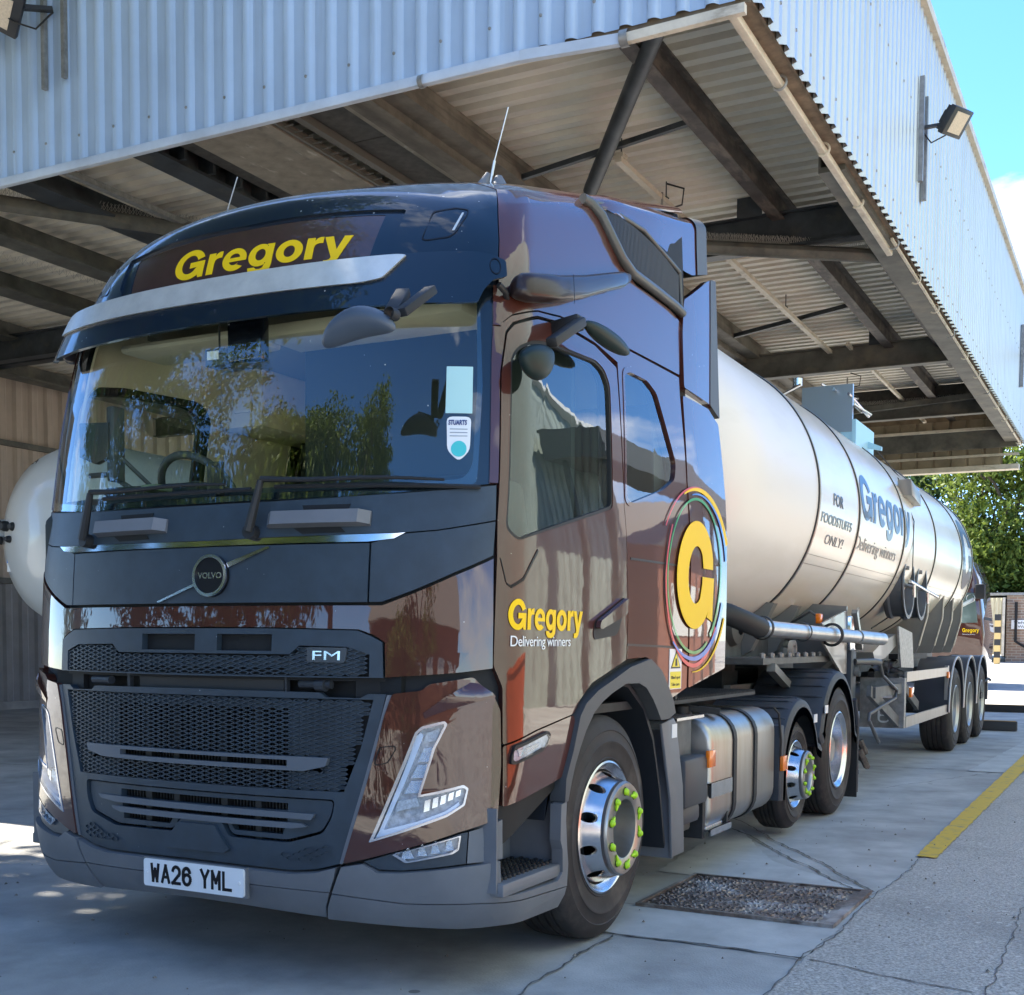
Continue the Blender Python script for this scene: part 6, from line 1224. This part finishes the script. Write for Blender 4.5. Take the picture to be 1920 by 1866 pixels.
# wheels and round mudguards
for i in range(3):
    y = 12.22+1.31*i
    for s in (1, -1):
        wheel('trailer_wheel', tl, s, 1.255, y, .53, .53, .37, .2925, 'trailer')
        b = MB(); P = []
        for k in range(33): a = radians(-4+(188)*k/32) ; P.append((y-.63*cos(a), .56+.62*sin(a)))
        K = len(P)
        prof = [(.84, 0), (1.255, 0), (1.262, .008), (1.262, -.028), (1.25, -.028), (.84, -.012)]
        for p in P:
            d = Vector((p[0]-y, p[1]-.56)).normalized(); b.v += [(s*x, p[0]+d.x*h, p[1]+d.y*h) for x, h in prof]
        n = len(prof)
        for j in range(K-1):
            for k in range(n): b.face([j*n+k, j*n+(k+1) % n, (j+1)*n+(k+1) % n, (j+1)*n+k])
        b.face(range(n)); b.face([(K-1)*n+k for k in range(n)][::-1])
        fo = b.build('mudguard', mat('mudguard_dark', (.022, .026, .034), .42), tl, smooth=35)
        e_ = MB().tube([(s*1.262, p[0], p[1]+.0) for p in P], .011, 6); e_.build('guard_edge', mat('edge_silver', (.5, .5, .48), .35, .6), fo, smooth=60)
    MB().tube([(-1.0, y, .53), (1.0, y, .53)], .07, 14).build('axle', CHASD, tl, smooth=40)
MB().box(-1.2, 1.2, 15.25, 15.35, .45, .60).box(-1.2, 1.2, 15.25, 15.30, .75, 1.0).build('rear_bumper', CHAS, tl)
MB().tube([(1.24, 15.1, .78), (1.27, 15.5, .83), (1.27, 15.75, .80)], .02, 8).box(1.18, 1.24, 14.9, 15.2, .55, .64).build('rear_arm', RUB, tl, smooth=40)
MB().tube([(.9, 15.1, 1.9), (1.05, 15.3, 2.0)], .03, 8).lathe([(.06, -.03), (.06, .03)], (1.02, 15.25, 2.02), 'y', 12).build('rear_marker', WHITE, tl, smooth=40)
MB().tube([(1.22, 6.72, .52), (1.26, 6.75, .42), (1.20, 6.78, .36), (1.28, 6.74, .30), (1.22, 6.70, .44)], .03, 7).build('hanging_strap', mat('dirty_strap', (.09, .075, .06), .9, noise=(30, .5, 1.6)), tl, smooth=50)

# ============================================================ second tank behind, left
t2 = empty('parked_tank', (-7.6, 11, 0), 'white tank trailer parked against the corrugated wall at the left edge, numbered 4224', 'tank trailer')
TW = mat('tank_white', (.62, .65, .64), .32, 0, .5, noise=(1.5, .93, 1.04)); cx2, cz2, yf2 = -7.60, 2.49, 5.85
MB().lathe([(0, 0), (.4, .03), (.72, .12), (.95, .28), (1.06, .50), (1.10, .8), (1.10, 9.5), (1.0, 9.8), (0, 10.1)], (cx2, yf2, cz2), 'y', 96).build('tank_barrel', TW, t2, smooth=40)
def dish(x, z, o):
    r = math.hypot(x-cx2, z-cz2); tab = [(0, 0), (.4, .03), (.72, .12), (.95, .28), (1.06, .50), (1.10, .8)]
    y = .8
    for (a, h0), (b_, h1) in zip(tab, tab[1:]):
        if a <= r <= b_: y = h0+(h1-h0)*(r-a)/(b_-a)
    return (x, yf2+y-o, z)
lettering('lettering', '4224', -8.22, -7.92, 3.32, 3.40, dish, .004, INK, t2, .0, grid=(.05, 0))
MB().box(-8.52, -8.05, 6.02, 6.4, 2.42, 2.70).build('coupling_plate', STEEL, t2); 
b = MB()
for x, z, r_ in ((-8.40, 2.62, .045), (-8.27, 2.61, .06), (-8.13, 2.60, .05), (-8.46, 2.46, .05), (-8.2, 2.46, .04)): b.lathe([(r_, 0), (r_, .12), (r_*.6, .16), (0, .16)], (x, 6.03, z), 'y', 14, -1)
b.tube([(-8.62, 5.95, 2.66), (-8.35, 5.93, 2.66)], .022, 8).build('air_couplings', CHASD, t2, smooth=40)
MB().box(-8.38, -8.20, 6.04, 6.06, 2.10, 2.40).build('info_label', WHITE, t2); MB().box(-8.37, -8.21, 6.03, 6.039, 2.29, 2.38).box(-8.37, -8.21, 6.03, 6.039, 2.20, 2.26).build('info_print', BLUE, t2)
b = MB(); b.box(-8.1, -7.1, 6.9, 16.0, 1.15, 1.4).box(-8.5, -6.7, 7.1, 7.9, 1.15, 1.25)
for x in (-8.3, -6.9): b.box(x-.08, x+.08, 8.2, 8.4, .05, 1.3)
b.build('chassis', CHASD, t2)
for i in range(3):
    for s in (1, -1): MB().lathe(tyre_prof(.53, .37, .29), (cx2+s*1.05, 12.3+i*1.31, .53), 'x', 40).build('tyre', TYRE, t2, smooth=38)
for x in (-8.3, -6.9): MB().box(x-.15, x+.15, 8.15, 8.45, 0.0, .06).build('leg_foot', CHAS, t2)

# ============================================================ second lorry far behind, seen under the tank
l2 = empty('far_lorry', (-1.4, 31, .1), 'second brown lorry cab with yellow lettering parked far behind the trailer', 'lorry')
bz_ = .12; q = MB().prism([(-3.0, .55), (-.62, .55), (-.56, 1.5), (-.62, 2.0), (-.74, 2.95), (-.95, 3.5), (-3.0, 3.7)], 'y', 31.0, 33.4); q.v = [(a, b_, c_+bz_) for a, b_, c_ in q.v]; q.build('body', BROWN, l2, bevel=.06)
fy = flat_y(30.99)
dw = panel('door_window', [rnd([(-1.36, 1.90), (-.74, 1.92), (-.83, 2.72), (-1.2, 2.74), (-1.40, 2.4)], .04)], fy, .004, .003, mat('far_glass', (.10, .14, .13), .05, 0, .6), l2, (0, 0))
panel('window_rail', [rect(-1.36, -.8, 2.0+.16*k, 2.02+.16*k) for k in range(4)], fy, .006, .002, WHITE, dw, (0, 0)) if 0 else None
logo_word('lettering', 'Gregory', -1.13, -.70, 1.66, 1.77, fy, .004, YEL, l2, (0, 0)); lettering('lettering', 'Delivering winners', -1.12, -.80, 1.59, 1.62, fy, .004, WHITE, l2, 0, grid=(0, 0))
MB().box(-.80, -.55, 30.7, 30.9, 2.55, 2.95).build('mirror', BLACK, l2, bevel=.03)
MB().prism([(-.72, 1.95), (-.60, 2.0), (-.78, 2.95), (-.88, 2.95)], 'y', 31.3, 33.1).build('windscreen', BLACK, l2)
for x in (-1.3, -4.2): MB().lathe(tyre_prof(.5, .3, .29), (x, 31.15, .62), 'y', 40).build('wheel', TYRE, l2, smooth=38)
MB().box(-6, -2.9, 31.6, 32.8, .7, 1.1).build('chassis', CHASD, l2)
# ============================================================ trees
BARK = mat('bark', (.09, .07, .05), .9, noise=(8, .6, 1.4))
def leafmat(name, base, var):
    if name in MATS: return MATS[name]
    m = bpy.data.materials.new(name); m.use_nodes = True; t = m.node_tree; b = t.nodes['Principled BSDF']; b.inputs['Roughness'].default_value = .6; b.inputs['Specular IOR Level'].default_value = .3
    ge = t.nodes.new('ShaderNodeNewGeometry'); rp = t.nodes.new('ShaderNodeValToRGB'); rp.color_ramp.elements[0].color = (*base, 1); rp.color_ramp.elements[1].color = (*var, 1)
    t.links.new(ge.outputs['Random Per Island'], rp.inputs[0]); t.links.new(rp.outputs[0], b.inputs['Base Color'])
    tl_ = t.nodes.new('ShaderNodeBsdfTranslucent'); mxx = t.nodes.new('ShaderNodeMixShader'); mxx.inputs[0].default_value = .35; t.links.new(rp.outputs[0], tl_.inputs[0])
    o = [n for n in t.nodes if n.type == 'OUTPUT_MATERIAL'][0]; t.links.new(b.outputs[0], mxx.inputs[1]); t.links.new(tl_.outputs[0], mxx.inputs[2]); t.links.new(mxx.outputs[0], o.inputs[0])
    MATS[name] = m; return m
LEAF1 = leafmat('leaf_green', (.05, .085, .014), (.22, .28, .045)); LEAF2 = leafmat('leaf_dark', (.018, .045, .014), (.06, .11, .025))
def crown_mesh(name, blobs, n, leaf, seed, material):
    rng = np.random.default_rng(seed); C = np.array([b[:3] for b in blobs]); R = np.array([b[3:6] for b in blobs]); vol = R.prod(1)**.7; idx = rng.choice(len(blobs), n, p=vol/vol.sum())
    # clumps: leaves gather round twig ends spread in the outer part of every blob
    nt_ = max(10, n//26); ti = rng.choice(len(blobs), nt_, p=vol/vol.sum()); d = rng.normal(size=(nt_, 3)); d /= np.linalg.norm(d, axis=1)[:, None]; rr = rng.uniform(.45, 1.05, nt_)[:, None]
    T = C[ti]+d*rr*R[ti]; k = rng.integers(0, nt_, n); g_ = rng.normal(size=(n, 3))*np.array([1, 1, .6])*leaf*2.1; P = T[k]+g_
    a = rng.normal(size=(n, 3)); a /= np.linalg.norm(a, axis=1)[:, None]; b_ = np.cross(a, rng.normal(size=(n, 3))); b_ /= np.linalg.norm(b_, axis=1)[:, None]
    s = (leaf*rng.uniform(.6, 1.3, n))[:, None]
    V = np.stack([P-a*s, P-b_*s*.45, P+a*s, P+b_*s*.45], 1).reshape(-1, 3); F_ = np.arange(4*n).reshape(-1, 4)
    me = bpy.data.meshes.new(name); me.from_pydata(V.tolist(), [], F_.tolist()); me.update(); return me
def tree(loc, h, blobs, n, leaf, seed, label, group=None, material=None, trunk=.25, lean=(0, 0), kinds='tree', cat='tree'):
    e = empty(kinds, loc, label, cat, group); random.seed(seed); L_ = Vector(loc)
    B = [(b[0]+loc[0], b[1]+loc[1], b[2]+loc[2], b[3], b[4], b[5]) for b in blobs]
    me = crown_mesh('crown', B, n, leaf, seed, material or LEAF1); link('crown', me, material or LEAF1, e)
    top = L_+Vector((lean[0], lean[1], h*.62)); b = MB().tube([L_+Vector((0, 0, -.1)), L_+Vector((lean[0]*.3, lean[1]*.3, h*.25)), top], [trunk, trunk*.75, trunk*.35], 10)
    for q in B:
        s0 = L_+(top-L_)*random.uniform(.35, .95); c = Vector(q[:3]); b.tube([s0, s0+(c-s0)*.5+Vector((0, 0, .15*(c-s0).length)), c], [trunk*.32, trunk*.2, .03], 7)
        for _ in range(3):
            d = Vector((random.uniform(-1, 1)*q[3], random.uniform(-1, 1)*q[4], random.uniform(-.2, 1)*q[5]))*.8; b.tube([c+(s0-c)*.25, c+d], [.05, .012], 5)
    b.build('trunk', BARK, e, smooth=50); return e
def blobset(seed, n, rx, ry, z0, z1, r0, r1):
    random.seed(seed); return [(random.uniform(-rx, rx), random.uniform(-ry, ry), random.uniform(z0, z1), *(lambda q: (q, q*.9, q*.75))(random.uniform(r0, r1))) for _ in range(n)]
GB = 'trees behind the far wash building'
lab = ['sunlit tree filling the gap just right of the tank above the cabin', 'tall bushy tree above the beige cabin', 'broad ivy-covered tree above the brick wash wall at the right edge', 'dark tree behind the tank top under the canopy skirt', 'tree standing out of view further right beyond the wash building']
for i, (x, y) in enumerate([(-3.4, 50.5), (-1.7, 49.8), (.4, 50.6), (-6.6, 53), (4.0, 51.5)]):
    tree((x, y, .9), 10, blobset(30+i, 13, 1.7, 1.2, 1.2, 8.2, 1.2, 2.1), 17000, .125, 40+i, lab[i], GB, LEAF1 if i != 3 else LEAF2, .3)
# trees ahead of the lorry: mirrored in the windscreen and shading the front
GF = 'trees in front of the lorry'
tree((-8.2, -12.5, 0), 12, blobset(61, 15, 3.2, 2.2, 3.0, 9.6, 1.4, 2.2), 26000, .12, 61, 'tall leafy tree mirrored in the middle of the windscreen', GF, LEAF1, .3)
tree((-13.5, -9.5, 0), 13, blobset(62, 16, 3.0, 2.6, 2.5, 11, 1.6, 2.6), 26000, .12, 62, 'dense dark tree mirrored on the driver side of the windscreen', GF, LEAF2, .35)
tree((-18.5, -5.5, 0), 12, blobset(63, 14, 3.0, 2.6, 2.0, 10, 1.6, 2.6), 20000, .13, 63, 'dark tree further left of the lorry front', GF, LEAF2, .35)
tree((-3.3, -13.3, 0), 12, blobset(64, 18, 2.7, 1.8, 2.0, 9.3, 1.2, 1.9), 30000, .10, 64, 'light green tree mirrored right of centre in the windscreen', GF, LEAF1, .2)
tree((4.5, -17.5, 0), 8, blobset(71, 12, 2.2, 1.4, 1.8, 6.4, 1.0, 1.6), 15000, .11, 71, 'tree before the brick office, mirrored in the front corner panel', GF, LEAF1, .2)
added_hedge = link('hedge', crown_mesh('hedge', [(-24+i*1.9, -9.5-i*.32, 1.2, 1.5, 1.1, 1.3) for i in range(15)], 26000, .10, 77, LEAF2), LEAF2); added_hedge['label'] = 'low dark hedge added out of view below the trees to darken the lorry front reflections'; added_hedge['category'] = 'hedge'  # out-of-view row, put in to darken what the front panels mirror
tree((-8.4, -2.2, 0), 11, [(2.6, 2.4, 8.6, 2.1, 2.0, 1.5), (4.6, 1.6, 8.0, 1.8, 1.8, 1.2), (3.2, .2, 8.6, 2.0, 1.7, 1.4), (5.4, 3.0, 9.0, 1.8, 1.4, 1.1), (1.0, 1.0, 8.8, 2.1, 2.0, 1.6), (5.2, -.6, 8.2, 1.7, 1.5, 1.2), (2.0, -1.6, 8.2, 2.0, 1.6, 1.3), (4.0, -2.2, 8.2, 1.8, 1.5, 1.2), (.2, -.6, 7.6, 2.0, 2.0, 1.6), (1.4, 3.6, 9.4, 1.6, 1.2, 1.1), (3.6, 4.2, 9.8, 1.6, 1.2, 1.0), (-1.2, 1.6, 8.6, 2.1, 2.0, 1.5), (-1.0, -1.6, 8.2, 2.0, 1.8, 1.4), (.4, 3.2, 9.0, 1.8, 1.5, 1.2), (-1.6, 4.0, 9.0, 2.0, 1.7, 1.3), (.3, 4.9, 10.2, 1.8, 1.4, 1.0), (-3.0, 2.4, 8.6, 1.9, 1.8, 1.4), (2.6, 5.0, 10.6, 1.6, 1.2, .9)], 76000, .115, 65, 'overhanging tree left of the lorry front casting dappled shade', GF, LEAF1, .3)
